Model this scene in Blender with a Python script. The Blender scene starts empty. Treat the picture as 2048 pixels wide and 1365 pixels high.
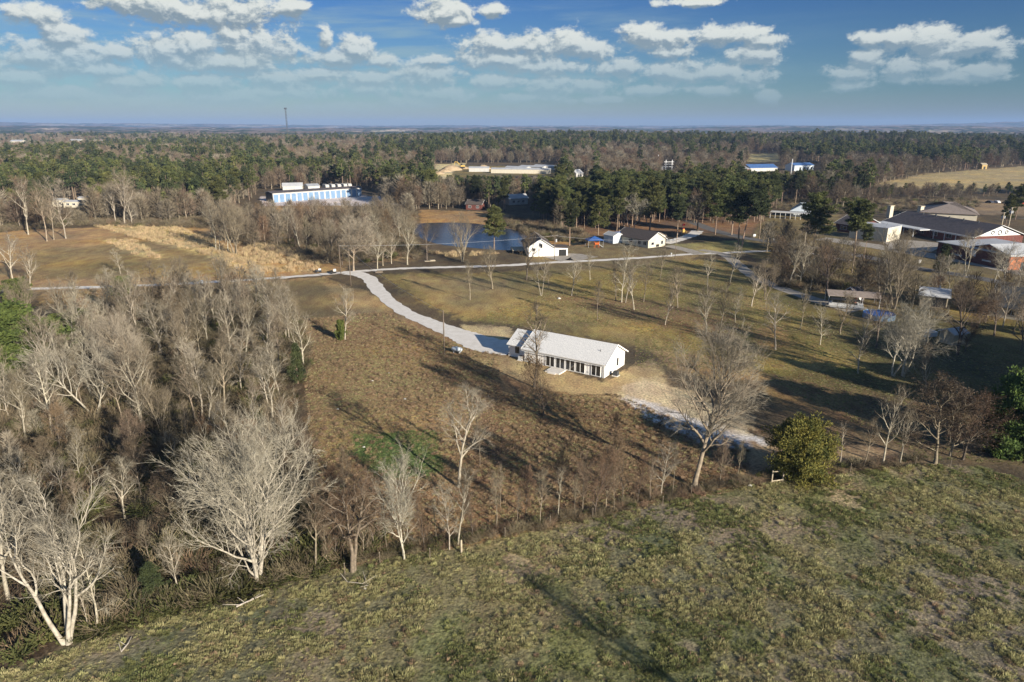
import bpy, math, random
import numpy as np
from mathutils import Vector, Matrix

# ------------------------------------------------------------------ scene, camera, light
S = bpy.context.scene
COL = S.collection
random.seed(7); RNG = np.random.default_rng(7)
F = 1365.0; CAMH = 42.0; PITCH = math.atan(427 / 1365.0)
CP, SP = math.cos(PITCH), math.sin(PITCH)
cd = bpy.data.cameras.new('camera'); cam = bpy.data.objects.new('camera', cd); COL.objects.link(cam)
cam.location = (0, 0, CAMH); cam.rotation_euler = (math.pi / 2 - PITCH, 0, 0)
cd.sensor_width = 36; cd.lens = 36 * F / 2048.0; cd.clip_start = 1; cd.clip_end = 80000
S.camera = cam
S.render.resolution_x = 1024; S.render.resolution_y = 682
S.view_settings.view_transform = 'Standard'; S.view_settings.look = 'None'
S.view_settings.exposure = 0.87; S.view_settings.gamma = 1; S.view_settings.use_curve_mapping = False
SUN_EL = math.radians(17.5); SUN_AZ = math.radians(-50)      # azimuth measured from +X
SUNV = Vector((math.cos(SUN_AZ) * math.cos(SUN_EL), math.sin(SUN_AZ) * math.cos(SUN_EL), math.sin(SUN_EL)))
ld = bpy.data.lights.new('sun', 'SUN'); ld.energy = 5.0; ld.angle = math.radians(0.5); ld.color = (1, .90, .76)
lo = bpy.data.objects.new('sun', ld); COL.objects.link(lo)
lo.rotation_euler = (-SUNV).to_track_quat('-Z', 'Y').to_euler(); lo.location = (60, -60, 90)
S.cycles.max_bounces = 5; S.cycles.diffuse_bounces = 2; S.cycles.glossy_bounces = 2
S.cycles.volume_bounces = 0; S.cycles.transmission_bounces = 2

def px2dir(u, v):
    w = -(v - 682.5); x = u - 1024
    return (x, F * CP + w * SP, -F * SP + w * CP)
def build_world():
    W = bpy.data.worlds.new('World'); S.world = W; W.use_nodes = True
    nt = W.node_tree; nt.nodes.clear(); N = nt.nodes; Lk = nt.links
    def val(x):
        n = N.new('ShaderNodeValue'); n.outputs[0].default_value = x; return n.outputs[0]
    class G:                                              # tiny node writer
        def __init__(s, t): s.t = t
        def m(s, op, a, b=None, c=None, clamp=False):
            n = s.t.nodes.new('ShaderNodeMath'); n.operation = op; n.use_clamp = clamp
            for i, q in enumerate((a, b, c)):
                if q is None: continue
                if isinstance(q, (int, float)): n.inputs[i].default_value = q
                else: s.t.links.new(q, n.inputs[i])
            return n.outputs[0]
        def vm(s, op, a, b=None):
            n = s.t.nodes.new('ShaderNodeVectorMath'); n.operation = op
            for i, q in enumerate((a, b)):
                if q is None: continue
                if isinstance(q, tuple): n.inputs[i].default_value = q
                else: s.t.links.new(q, n.inputs[i])
            return n.outputs['Value'] if op in ('LENGTH', 'DOT_PRODUCT') else n.outputs[0]
        def noise(s, vec, scale, detail, rough=.55, dist=0):
            n = s.t.nodes.new('ShaderNodeTexNoise'); n.inputs['Scale'].default_value = scale
            n.inputs['Detail'].default_value = detail; n.inputs['Roughness'].default_value = rough
            n.inputs['Distortion'].default_value = dist; s.t.links.new(vec, n.inputs['Vector'])
            return n.outputs[0]
    # cloud field: puffs at azimuth / elevation, broken up by noise
    puffs = [  # u, v, half width, half height in photo pixels
        (60, 28, 55, 22), (300, 10, 110, 34), (400, 28, 140, 26), (480, 22, 75, 34), (580, 14, 34, 16), (600, 12, 22, 12),
        (120, 78, 48, 42), (60, 115, 75, 30), (150, 108, 90, 32), (230, 105, 38, 22), (320, 100, 60, 32), (390, 98, 60, 36),
        (470, 80, 45, 46), (525, 95, 58, 42), (440, 125, 130, 22), (45, 155, 62, 24), (250, 165, 70, 20), (420, 165, 80, 20),
        (650, 78, 16, 26), (715, 100, 36, 30), (670, 118, 60, 20), (765, 122, 34, 14), (560, 160, 90, 20), (745, 158, 60, 18),
        (865, 150, 58, 26), (865, 120, 40, 12), (890, 25, 58, 28), (915, 40, 40, 12), (980, 22, 30, 13), (855, 160, 50, 16),
        (990, 92, 75, 26), (1010, 118, 100, 18), (1070, 90, 70, 22), (1140, 88, 50, 28), (1180, 100, 50, 18), (1060, 132, 80, 16),
        (1130, 134, 60, 16), (1100, 172, 60, 20), (1180, 172, 66, 16), (1290, 75, 50, 26), (1340, 78, 50, 22), (1340, 106, 46, 13),
        (1240, 136, 52, 18), (1340, 142, 80, 22), (1410, 148, 60, 16), (1425, 72, 60, 20), (1480, 72, 60, 17), (1530, 82, 40, 14),
        (1505, 105, 50, 22), (1540, 108, 30, 20), (1470, 150, 20, 22), (1510, 158, 40, 20), (1535, 192, 22, 14), (1390, 4, 70, 9),
        (1740, 78, 35, 17), (1800, 78, 50, 20), (1860, 78, 60, 30), (1740, 118, 40, 26), (1700, 148, 50, 16), (1810, 135, 50, 20),
        (1880, 134, 50, 18), (1965, 90, 60, 24), (2005, 95, 30, 18), (1930, 98, 90, 20), (1900, 152, 120, 14), (1960, 145, 50, 20),
        (1290, 182, 60, 10), (990, 165, 50, 16), (1430, 182, 50, 10), (640, 150, 60, 16), (880, 190, 70, 18), (1700, 172, 50, 10),
        (100, 190, 110, 20), (260, 205, 130, 18), (470, 195, 90, 20), (820, 205, 60, 14), (180, 140, 120, 18), (560, 185, 110, 16), (740, 178, 80, 14), (330, 225, 160, 12), (60, 215, 90, 14), (700, 215, 100, 10), (1060, 195, 70, 9), (1200, 200, 60, 8)]
    grp = bpy.data.node_groups.new('cloud_field', 'ShaderNodeTree')
    grp.interface.new_socket('P', in_out='INPUT', socket_type='NodeSocketVector')
    grp.interface.new_socket('F', in_out='OUTPUT', socket_type='NodeSocketFloat')
    gi = grp.nodes.new('NodeGroupInput'); go = grp.nodes.new('NodeGroupOutput'); g = G(grp)
    P = gi.outputs[0]; acc = None
    for (u, v, a, b) in puffs:
        d = px2dir(u, v); az = math.atan2(d[0], d[1]); el = math.atan2(d[2], math.hypot(d[0], d[1]))
        d2 = px2dir(u + a, v); ra = abs(math.atan2(d2[0], d2[1]) - az) * 1.25
        d3 = px2dir(u, v - b); rb = abs(math.atan2(d3[2], math.hypot(d3[0], d3[1])) - el) * 1.3
        q = g.vm('LENGTH', g.vm('MULTIPLY', g.vm('SUBTRACT', P, (az, el, 0)), (1 / ra, 1 / rb, 0)))
        acc = q if acc is None else g.m('SMOOTH_MIN', acc, q, .25)
    f = g.m('SUBTRACT', 1.0, acc)
    Ps = g.vm('MULTIPLY', P, (1, 1.5, 1))
    n1 = g.noise(Ps, 30, 10, .66, .2); n2 = g.noise(g.vm('ADD', Ps, (3.1, 1.7, .4)), 95, 6, .6, .2)
    f = g.m('ADD', g.m('MAXIMUM', f, -1.2), g.m('MULTIPLY', g.m('SUBTRACT', n1, .5), 2.5))
    f = g.m('ADD', f, g.m('MULTIPLY', g.m('SUBTRACT', n2, .5), .75))
    grp.links.new(f, go.inputs[0])
    g = G(nt)
    tc = N.new('ShaderNodeTexCoord'); sep = N.new('ShaderNodeSeparateXYZ'); Lk.new(tc.outputs['Generated'], sep.inputs[0])
    az = g.m('ARCTAN2', sep.outputs[0], sep.outputs[1])
    hyp = g.m('SQRT', g.m('ADD', g.m('POWER', g.m('ABSOLUTE', sep.outputs[0]), 2.0), g.m('POWER', g.m('ABSOLUTE', sep.outputs[1]), 2.0)))
    el = g.m('ARCTAN2', sep.outputs[2], hyp)
    cb = N.new('ShaderNodeCombineXYZ'); Lk.new(az, cb.inputs[0]); Lk.new(el, cb.inputs[1]); Pv = cb.outputs[0]
    def field(vec):
        n = N.new('ShaderNodeGroup'); n.node_tree = grp; Lk.new(vec, n.inputs[0]); return n.outputs[0]
    f0 = field(Pv); f1 = field(g.vm('ADD', Pv, (.003, .0075, 0)))
    def smooth(x, a, b):
        n = N.new('ShaderNodeMapRange'); n.interpolation_type = 'SMOOTHSTEP'; Lk.new(x, n.inputs[0])
        n.inputs[1].default_value = a; n.inputs[2].default_value = b; return n.outputs[0]
    dens = smooth(f0, -.10, .46)
    up = smooth(el, .0, .05)
    dens = g.m('MULTIPLY', dens, g.m('MULTIPLY', g.m('ADD', .48, g.m('MULTIPLY', smooth(el, .03, .13), .50)), up))
    lit = smooth(g.m('SUBTRACT', f0, f1), -.30, .42)
    # thin streaky veil low on the left
    st = g.noise(g.vm('MULTIPLY', Pv, (5, 42, 1)), 1.0, 6, .6, .4)
    veil = g.m('MULTIPLY', smooth(st, .42, .72), g.m('MULTIPLY', smooth(az, .55, -.25), g.m('MULTIPLY', smooth(el, .01, .05), smooth(el, .19, .11))))
    veil = g.m('MULTIPLY', veil, .8)
    sky = N.new('ShaderNodeTexSky'); sky.sky_type = 'NISHITA'; sky.sun_disc = False
    sky.sun_elevation = SUN_EL; sky.sun_rotation = math.atan2(SUNV.x, SUNV.y); sky.air_density = 1.0; sky.dust_density = .6; sky.ozone_density = 2.0
    def mixc(fac, a, b, bt='MIX'):
        n = N.new('ShaderNodeMix'); n.data_type = 'RGBA'; n.blend_type = bt
        if isinstance(fac, (int, float)): n.inputs[0].default_value = fac
        else: Lk.new(fac, n.inputs[0])
        for i, q in ((6, a), (7, b)):
            if isinstance(q, tuple): n.inputs[i].default_value = q
            else: Lk.new(q, n.inputs[i])
        return n.outputs[2]
    ramp = N.new('ShaderNodeValToRGB'); Lk.new(g.m('DIVIDE', el, 1.0), ramp.inputs[0]); cr = ramp.color_ramp
    for i, (ps, cc) in enumerate(SKY_RAMP):
        e = cr.elements[i] if i < 2 else cr.elements.new(ps)
        e.position = ps; e.color = cc
    skyc = mixc(1.0, sky.outputs[0], ramp.outputs[0], 'MULTIPLY')
    skyc = mixc(smooth(az, -.1, .8), skyc, mixc(1.0, skyc, (.72, .80, .84, 1), 'MULTIPLY'))
    cl = mixc(lit, CLOUD_DARK, CLOUD_LIT)
    cl = mixc(smooth(el, .13, .0), cl, CLOUD_LOW)
    c = mixc(veil, skyc, CLOUD_VEIL)
    c = mixc(dens, c, cl)
    bg = N.new('ShaderNodeBackground'); Lk.new(c, bg.inputs[0]); bg.inputs[1].default_value = .1
    out = N.new('ShaderNodeOutputWorld'); Lk.new(bg.outputs[0], out.inputs[0])
CLOUD_LIT = (4.3, 4.45, 4.15, 1); CLOUD_DARK = (1.35, 1.75, 2.0, 1); CLOUD_LOW = (1.9, 2.55, 2.7, 1); CLOUD_VEIL = (1.9, 2.65, 2.75, 1)
SKY_RAMP = [(0.0, (.42, .43, .47, 1)), (1.0, (.55, .58, .64, 1)), (.045, (.245, .36, .46, 1)), (.16, (.12, .24, .45, 1)), (.45, (.48, .54, .62, 1))]
build_world()

# ------------------------------------------------------------------ picture <-> ground helpers
def at(u, v, z=0.0):
    x, y, w = px2dir(u, v); t = (z - CAMH) / w
    return (x * t, y * t)
def top_z(u, v, vt):                      # height of a thing standing at pixel (u,v) whose top is at row vt
    X, Y = at(u, v); r = -(vt - 682.5) / F
    return CAMH + Y * (r * CP - SP) / (CP + r * SP)
def project(X, Y, Z):
    f = Y * CP - (Z - CAMH) * SP; up = Y * SP + (Z - CAMH) * CP
    f = np.maximum(f, 1e-3)
    return 1024 + F * X / f, 682.5 - F * up / f
def hash2(ix, iy, s):
    h = (ix.astype(np.int64) * 374761393 + iy.astype(np.int64) * 668265263 + s * 974634777) & 0x7fffffff
    h = ((h ^ (h >> 13)) * 1274126177) & 0x7fffffff
    return ((h ^ (h >> 16)) & 0xffffff) / float(0xffffff)
def vnoise(x, y, s=0):
    x = np.asarray(x, float); y = np.asarray(y, float)
    ix = np.floor(x); iy = np.floor(y); fx = x - ix; fy = y - iy
    fx = fx * fx * (3 - 2 * fx); fy = fy * fy * (3 - 2 * fy)
    a = hash2(ix, iy, s); b = hash2(ix + 1, iy, s); c = hash2(ix, iy + 1, s); d = hash2(ix + 1, iy + 1, s)
    return (a * (1 - fx) + b * fx) * (1 - fy) + (c * (1 - fx) + d * fx) * fy
def fbm(x, y, s=0, o=4):
    t = 0; a = .5; q = 1
    for i in range(o):
        t = t + a * vnoise(x * q, y * q, s + i * 17); a *= .5; q *= 2.03
    return t / (1 - .5 ** o)
def sstep(x, a, b):
    t = np.clip((x - a) / (b - a), 0, 1); return t * t * (3 - 2 * t)
def terrain(x, y):
    x = np.asarray(x, float); y = np.asarray(y, float)
    r = np.hypot(x, y); a = x / np.maximum(np.abs(y), 1)
    z = sstep(r, 700, 1500) * (fbm(x / 700, y / 700, 3, 3) - .5) * 26
    z = z + 10 * np.exp(-((x - 130) ** 2 + (y - 1400) ** 2) / (2 * 330 ** 2))
    z = z + 5 * np.exp(-(((x - 620) / 450) ** 2 + ((y - 1450) / 300) ** 2) / 2)
    z = z + 6 * np.exp(-(((x - 1000) / 450) ** 2 + ((y - 1500) / 350) ** 2) / 2)
    ridge = 52 + 16 * fbm(a * 9, r / 4000, 11, 4) + 70 * np.exp(-((a + .82) / .16) ** 2) + 26 * np.exp(-((a + .45) / .16) ** 2) + 52 * np.exp(-((a - .80) / .2) ** 2)
    z = z + ridge * np.exp(-((r - 12500) / 1900) ** 2)
    z = z + (16 + 26 * fbm(a * 6 + 9, r / 2500, 23, 4)) * np.exp(-((r - 6800) / 1500) ** 2)
    z = z + (22 * fbm(a * 5 + 3, r / 1500, 29, 4)) * np.exp(-((r - 4000) / 700) ** 2)
    return z
def inpoly(x, y, poly):
    x = np.asarray(x, float); y = np.asarray(y, float); c = np.zeros(x.shape, bool); n = len(poly)
    for i in range(n):
        x1, y1 = poly[i]; x2, y2 = poly[(i + 1) % n]
        if y1 == y2: continue
        m = ((y1 > y) != (y2 > y)) & (x < (x2 - x1) * (y - y1) / (y2 - y1) + x1)
        c ^= m
    return c
def gpoly(pp): return [at(u, v) for u, v in pp]

# ------------------------------------------------------------------ materials
def srgb(r, g, b):
    f = lambda c: (c / 255 / 12.92) if c / 255 <= .04045 else ((c / 255 + .055) / 1.055) ** 2.4
    return (f(r), f(g), f(b), 1)
def mat(name, c1, c2=None, scale=2.0, rough=.85, rnd=0.0, bump=0.0, metal=0, detail=5, coord='Object', stretch=None, spec=.3, mid=.5, wid=.35):
    m = bpy.data.materials.new(name); m.use_nodes = True; nt = m.node_tree; N = nt.nodes; L = nt.links
    b = N['Principled BSDF']; b.inputs['Roughness'].default_value = rough; b.inputs['Metallic'].default_value = metal
    b.inputs['Specular IOR Level'].default_value = spec
    c1 = tuple(c1[:3]) + (1,); c2 = tuple((c2 or [q * .75 for q in c1])[:3]) + (1,)
    tc = N.new('ShaderNodeTexCoord'); vec = tc.outputs[coord]
    if stretch:
        mp = N.new('ShaderNodeMapping'); mp.inputs['Scale'].default_value = stretch; L.new(vec, mp.inputs[0]); vec = mp.outputs[0]
    n = N.new('ShaderNodeTexNoise'); n.inputs['Scale'].default_value = scale; n.inputs['Detail'].default_value = detail; L.new(vec, n.inputs['Vector'])
    mr = N.new('ShaderNodeMapRange'); L.new(n.outputs[0], mr.inputs[0]); mr.inputs[1].default_value = mid - wid / 2; mr.inputs[2].default_value = mid + wid / 2
    mx = N.new('ShaderNodeMix'); mx.data_type = 'RGBA'; L.new(mr.outputs[0], mx.inputs[0]); mx.inputs[6].default_value = c2; mx.inputs[7].default_value = c1
    col = mx.outputs[2]
    if rnd:
        oi = N.new('ShaderNodeObjectInfo'); hs = N.new('ShaderNodeHueSaturation')
        a = N.new('ShaderNodeMapRange'); L.new(oi.outputs['Random'], a.inputs[0]); a.inputs[3].default_value = 1 - rnd; a.inputs[4].default_value = 1 + rnd
        L.new(a.outputs[0], hs.inputs['Value'])
        w = N.new('ShaderNodeMath'); w.operation = 'MULTIPLY'; L.new(oi.outputs['Random'], w.inputs[0]); w.inputs[1].default_value = 7.31
        fr = N.new('ShaderNodeMath'); fr.operation = 'FRACT'; L.new(w.outputs[0], fr.inputs[0])
        h = N.new('ShaderNodeMapRange'); L.new(fr.outputs[0], h.inputs[0]); h.inputs[3].default_value = .5 - rnd * .045; h.inputs[4].default_value = .5 + rnd * .045
        L.new(h.outputs[0], hs.inputs['Hue'])
        L.new(col, hs.inputs['Color']); col = hs.outputs[0]
    L.new(col, b.inputs['Base Color'])
    if bump:
        bp = N.new('ShaderNodeBump'); bp.inputs['Strength'].default_value = 1; bp.inputs['Distance'].default_value = bump
        L.new(n.outputs[0], bp.inputs['Height']); L.new(bp.outputs[0], b.inputs['Normal'])
    return m
M = {}
M['bark_pale'] = mat('bark_pale', (.44, .395, .305), (.23, .20, .15), 3, rnd=.25)
M['bark_white'] = mat('bark_white', (.53, .49, .395), (.29, .26, .20), 3, rnd=.15)
M['twig_white'] = mat('twig_white', (.40, .37, .29), (.23, .205, .155), 1.5, rnd=.12)
M['bark_tan'] = mat('bark_tan', (.31, .255, .18), (.15, .125, .09), 3, rnd=.25)
M['bark_dark'] = mat('bark_dark', (.16, .13, .10), (.07, .055, .045), 3, rnd=.25)
M['bark_pine'] = mat('bark_pine', (.34, .25, .18), (.17, .12, .09), 3, rnd=.2)
M['twig_pale'] = mat('twig_pale', (.33, .295, .225), (.18, .155, .115), 1.5, rnd=.2)
M['twig_grey'] = mat('twig_grey', (.235, .195, .135), (.12, .10, .07), 1.5, rnd=.25)
M['twig_brown'] = mat('twig_brown', (.20, .15, .10), (.10, .076, .052), 1.5, rnd=.25)
M['twig_rust'] = mat('twig_rust', (.215, .145, .09), (.115, .078, .05), 1.5, rnd=.25)
M['needles'] = mat('needles', (.150, .160, .048), (.058, .072, .028), .5, rnd=.35)
M['needles_dark'] = mat('needles_dark', (.085, .102, .038), (.034, .046, .022), .5, rnd=.35)
M['cedar_gold'] = mat('cedar_gold', (.29, .25, .06), (.105, .12, .034), .9, rnd=.1, wid=.25)
M['leaf_green'] = mat('leaf_green', (.15, .215, .052), (.05, .092, .026), 1.1, rnd=.15)
M['leaf_bright'] = mat('leaf_bright', (.145, .175, .042), (.05, .074, .02), 1.1, rnd=.2)
M['brush'] = mat('brush', (.215, .175, .105), (.095, .078, .046), 1.5, rnd=.35)
M['brush_green'] = mat('brush_green', (.155, .160, .052), (.065, .072, .025), 1.0, rnd=.35)
M['reed'] = mat('reed', (.68, .54, .33), (.44, .33, .18), 1.0, rnd=.25)
M['tuft'] = mat('tuft', (.52, .47, .245), (.29, .28, .12), .35, rnd=.35, coord='Object')
M['tuft_green'] = mat('tuft_green', (.29, .30, .115), (.15, .165, .062), .35, rnd=.35)
M['tuft_brown'] = mat('tuft_brown', (.42, .31, .19), (.26, .185, .11), .35, rnd=.35)
M['grass_lush'] = mat('grass_lush', (.15, .20, .065), (.085, .12, .04), .35, rnd=.3)
M['dull_white'] = mat('dull_white', (.52, .51, .48), (.43, .42, .40), .5, rough=.6)
M['gravel'] = mat('gravel', (.78, .74, .68), (.66, .62, .55), .7, bump=.02, detail=9)
M['gravel_dull'] = mat('gravel_dull', (.42, .38, .33), (.28, .25, .20), .9, bump=.02, detail=9)
M['asphalt'] = mat('asphalt', (.17, .165, .16), (.11, .105, .10), .6, detail=8)
M['white_wall'] = mat('white_wall', (.84, .83, .80), (.78, .77, .74), .6, rough=.6)
M['cream_wall'] = mat('cream_wall', (.60, .555, .45), (.52, .48, .38), .6)
M['shingle_grey'] = mat('shingle_grey', (.76, .75, .72), (.60, .60, .585), 5, stretch=(1, 1, 2), bump=.01, wid=.2)
M['shingle_brown'] = mat('shingle_brown', (.13, .105, .09), (.075, .062, .055), 3)
M['shingle_dark'] = mat('shingle_dark', (.125, .108, .108), (.080, .070, .072), 1.2)
M['shingle_taupe'] = mat('shingle_taupe', (.30, .25, .215), (.22, .18, .155), 1.5)
M['metal_grey'] = mat('metal_grey', (.50, .51, .52), (.40, .41, .42), .3, rough=.5)
M['metal_white'] = mat('metal_white', (.60, .61, .61), (.52, .53, .53), .3, rough=.5)
M['charcoal'] = mat('charcoal', (.075, .08, .085), (.05, .055, .06), .8, rough=.6)
M['blue_door'] = mat('blue_door', (.17, .27, .41), (.13, .22, .35), .5, rough=.5, rnd=.08)
M['blue_roof'] = mat('blue_roof', (.08, .17, .38), (.06, .13, .31), .5, rough=.5)
M['blue_cloth'] = mat('blue_cloth', (.03, .10, .32), (.02, .07, .24), 1)
M['brick_red'] = mat('brick_red', (.17, .060, .045), (.11, .040, .032), 2)
M['brick_orange'] = mat('brick_orange', (.48, .19, .09), (.36, .13, .065), 2)
M['glass'] = mat('glass', (.022, .026, .03), (.012, .014, .016), 1, rough=.08, spec=.8)
M['black'] = mat('black', (.02, .02, .02), (.012, .012, .012), 1, rough=.5)
M['wood_pole'] = mat('wood_pole', (.20, .16, .12), (.12, .095, .07), 2, stretch=(4, 4, .5))
M['wood_light'] = mat('wood_light', (.52, .45, .33), (.36, .30, .21), 2)
M['wood_yellow'] = mat('wood_yellow', (.52, .38, .16), (.40, .28, .12), 2)
M['tank'] = mat('tank', (.62, .68, .72), (.52, .58, .62), 1, rough=.35)
M['dirt'] = mat('dirt', (.50, .38, .24), (.34, .25, .15), .3, bump=.05, detail=8)
M['yellow'] = mat('yellow', (.58, .40, .10), (.46, .31, .07), .8, rough=.5)
M['orange'] = mat('orange', (.65, .14, .03), (.5, .1, .02), .8)
M['red'] = mat('red', (.35, .04, .03), (.36, .03, .025), .8)
M['steel'] = mat('steel', (.36, .37, .38), (.28, .29, .30), .8, rough=.5)
M['car_dark'] = mat('car_dark', (.06, .065, .08), (.05, .055, .07), .8, rough=.25, spec=.6)
M['car_white'] = mat('car_white', (.72, .73, .74), (.68, .69, .70), .8, rough=.25, spec=.6)
M['stone'] = mat('stone', (.62, .60, .55), (.45, .43, .38), 6)
M['log'] = mat('log', (.52, .47, .40), (.32, .28, .23), 3)

def translucent(m, f=.35):
    nt = m.node_tree; b = nt.nodes['Principled BSDF']; out = next(n for n in nt.nodes if n.type == 'OUTPUT_MATERIAL'); src = b.inputs['Base Color'].links[0].from_socket
    t = nt.nodes.new('ShaderNodeBsdfTranslucent'); nt.links.new(src, t.inputs[0]); mx = nt.nodes.new('ShaderNodeMixShader'); mx.inputs[0].default_value = f
    nt.links.new(b.outputs[0], mx.inputs[1]); nt.links.new(t.outputs[0], mx.inputs[2]); nt.links.new(mx.outputs[0], out.inputs[0])
for k_ in ('tuft', 'tuft_green', 'tuft_brown', 'reed', 'brush_green'): translucent(M[k_])
for k_ in ('needles', 'needles_dark', 'leaf_green', 'leaf_bright', 'cedar_gold'): translucent(M[k_], .2)
def ground_mat():
    m = bpy.data.materials.new('land'); m.use_nodes = True; nt = m.node_tree; N = nt.nodes; L = nt.links
    b = N['Principled BSDF']; b.inputs['Roughness'].default_value = .95; b.inputs['Specular IOR Level'].default_value = .1
    at_ = N.new('ShaderNodeAttribute'); at_.attribute_name = 'tone'
    rg = N.new('ShaderNodeAttribute'); rg.attribute_name = 'relief'
    tc = N.new('ShaderNodeTexCoord')
    def noise(sc, det, rough=.6, st=None):
        n = N.new('ShaderNodeTexNoise'); n.inputs['Scale'].default_value = sc; n.inputs['Detail'].default_value = det; n.inputs['Roughness'].default_value = rough
        v = tc.outputs['Object']
        if st:
            mp = N.new('ShaderNodeMapping'); mp.inputs['Scale'].default_value = st; mp.inputs['Rotation'].default_value = (0, 0, .5); L.new(v, mp.inputs[0]); v = mp.outputs[0]
        L.new(v, n.inputs['Vector']); return n.outputs[0]
    def rng(x, a, b_, c, d):
        n = N.new('ShaderNodeMapRange'); L.new(x, n.inputs[0])
        for i, q in enumerate((a, b_, c, d)): n.inputs[i + 1].default_value = q
        return n.outputs[0]
    def mul(a, b_):
        n = N.new('ShaderNodeMath'); n.operation = 'MULTIPLY'
        for i, q in enumerate((a, b_)):
            if isinstance(q, float): n.inputs[i].default_value = q
            else: L.new(q, n.inputs[i])
        return n.outputs[0]
    fine = noise(2.6, 6, .68); mid = noise(.35, 5, .6, (1, .55, 1)); big = noise(.03, 4, .6)
    v = mul(mul(rng(fine, .3, .7, .42, 1.62), rng(mid, .3, .7, .78, 1.24)), rng(big, .3, .7, .88, 1.12))
    hs = N.new('ShaderNodeHueSaturation'); L.new(at_.outputs['Color'], hs.inputs['Color']); L.new(v, hs.inputs['Value'])
    L.new(rng(mid, .3, .7, .485, .515), hs.inputs['Hue']); L.new(rng(big, .3, .7, .85, 1.15), hs.inputs['Saturation'])
    L.new(hs.outputs[0], b.inputs['Base Color'])
    ad = N.new('ShaderNodeMath'); ad.operation = 'ADD'; L.new(mul(fine, .35), ad.inputs[0]); L.new(mul(noise(.9, 4, .6), .8), ad.inputs[1])
    bp = N.new('ShaderNodeBump'); bp.inputs['Strength'].default_value = 1.0
    L.new(mul(rg.outputs['Fac'], .45), bp.inputs['Distance']); L.new(ad.outputs[0], bp.inputs['Height']); L.new(bp.outputs[0], b.inputs['Normal'])
    return m
def water_mat():
    m = bpy.data.materials.new('pond_water'); m.use_nodes = True; nt = m.node_tree; N = nt.nodes; L = nt.links
    b = N['Principled BSDF']; b.inputs['Base Color'].default_value = (.012, .022, .045, 1); b.inputs['Roughness'].default_value = .12; b.inputs['Specular IOR Level'].default_value = .55
    tc = N.new('ShaderNodeTexCoord'); n = N.new('ShaderNodeTexNoise'); n.inputs['Scale'].default_value = 1.4; n.inputs['Detail'].default_value = 3; L.new(tc.outputs['Object'], n.inputs['Vector'])
    bp = N.new('ShaderNodeBump'); bp.inputs['Distance'].default_value = .06; L.new(n.outputs[0], bp.inputs['Height']); L.new(bp.outputs[0], b.inputs['Normal'])
    return m

# ------------------------------------------------------------------ object helpers
def tag(o, label=None, cat=None, group=None, kind=None):
    if label: o['label'] = label
    if cat: o['category'] = cat
    if group: o['group'] = group
    if kind: o['kind'] = kind
    return o
def empty(name, loc, rz=0.0, label=None, cat=None, group=None):
    o = bpy.data.objects.new(name, None); COL.objects.link(o); o.location = loc; o.rotation_euler = (0, 0, rz); o.empty_display_size = .3
    return tag(o, label, cat, group)
def mesh_np(name, V, faces, m, smooth=False):
    V = np.asarray(V, np.float32); me = bpy.data.meshes.new(name)
    me.vertices.add(len(V)); me.vertices.foreach_set('co', V.ravel())
    if isinstance(faces, np.ndarray):
        k = faces.shape[1]; nf = len(faces); me.loops.add(nf * k); me.loops.foreach_set('vertex_index', faces.astype(np.int32).ravel())
        me.polygons.add(nf); me.polygons.foreach_set('loop_start', np.arange(0, nf * k, k, dtype=np.int32)); me.polygons.foreach_set('loop_total', np.full(nf, k, np.int32))
    else:
        tot = np.array([len(f) for f in faces], np.int32); idx = np.array([i for f in faces for i in f], np.int32)
        me.loops.add(len(idx)); me.loops.foreach_set('vertex_index', idx); me.polygons.add(len(faces))
        me.polygons.foreach_set('loop_start', np.concatenate(([0], np.cumsum(tot)[:-1])).astype(np.int32)); me.polygons.foreach_set('loop_total', tot)
    me.polygons.foreach_set('use_smooth', np.full(len(me.polygons), smooth)); me.materials.append(m); me.update(calc_edges=True); me.validate()
    return me
def put(name, me, parent=None, loc=None, rz=0.0):
    o = bpy.data.objects.new(name, me); COL.objects.link(o)
    if parent: o.parent = parent
    if loc is not None: o.location = loc
    if rz: o.rotation_euler = (0, 0, rz)
    return o
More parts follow.
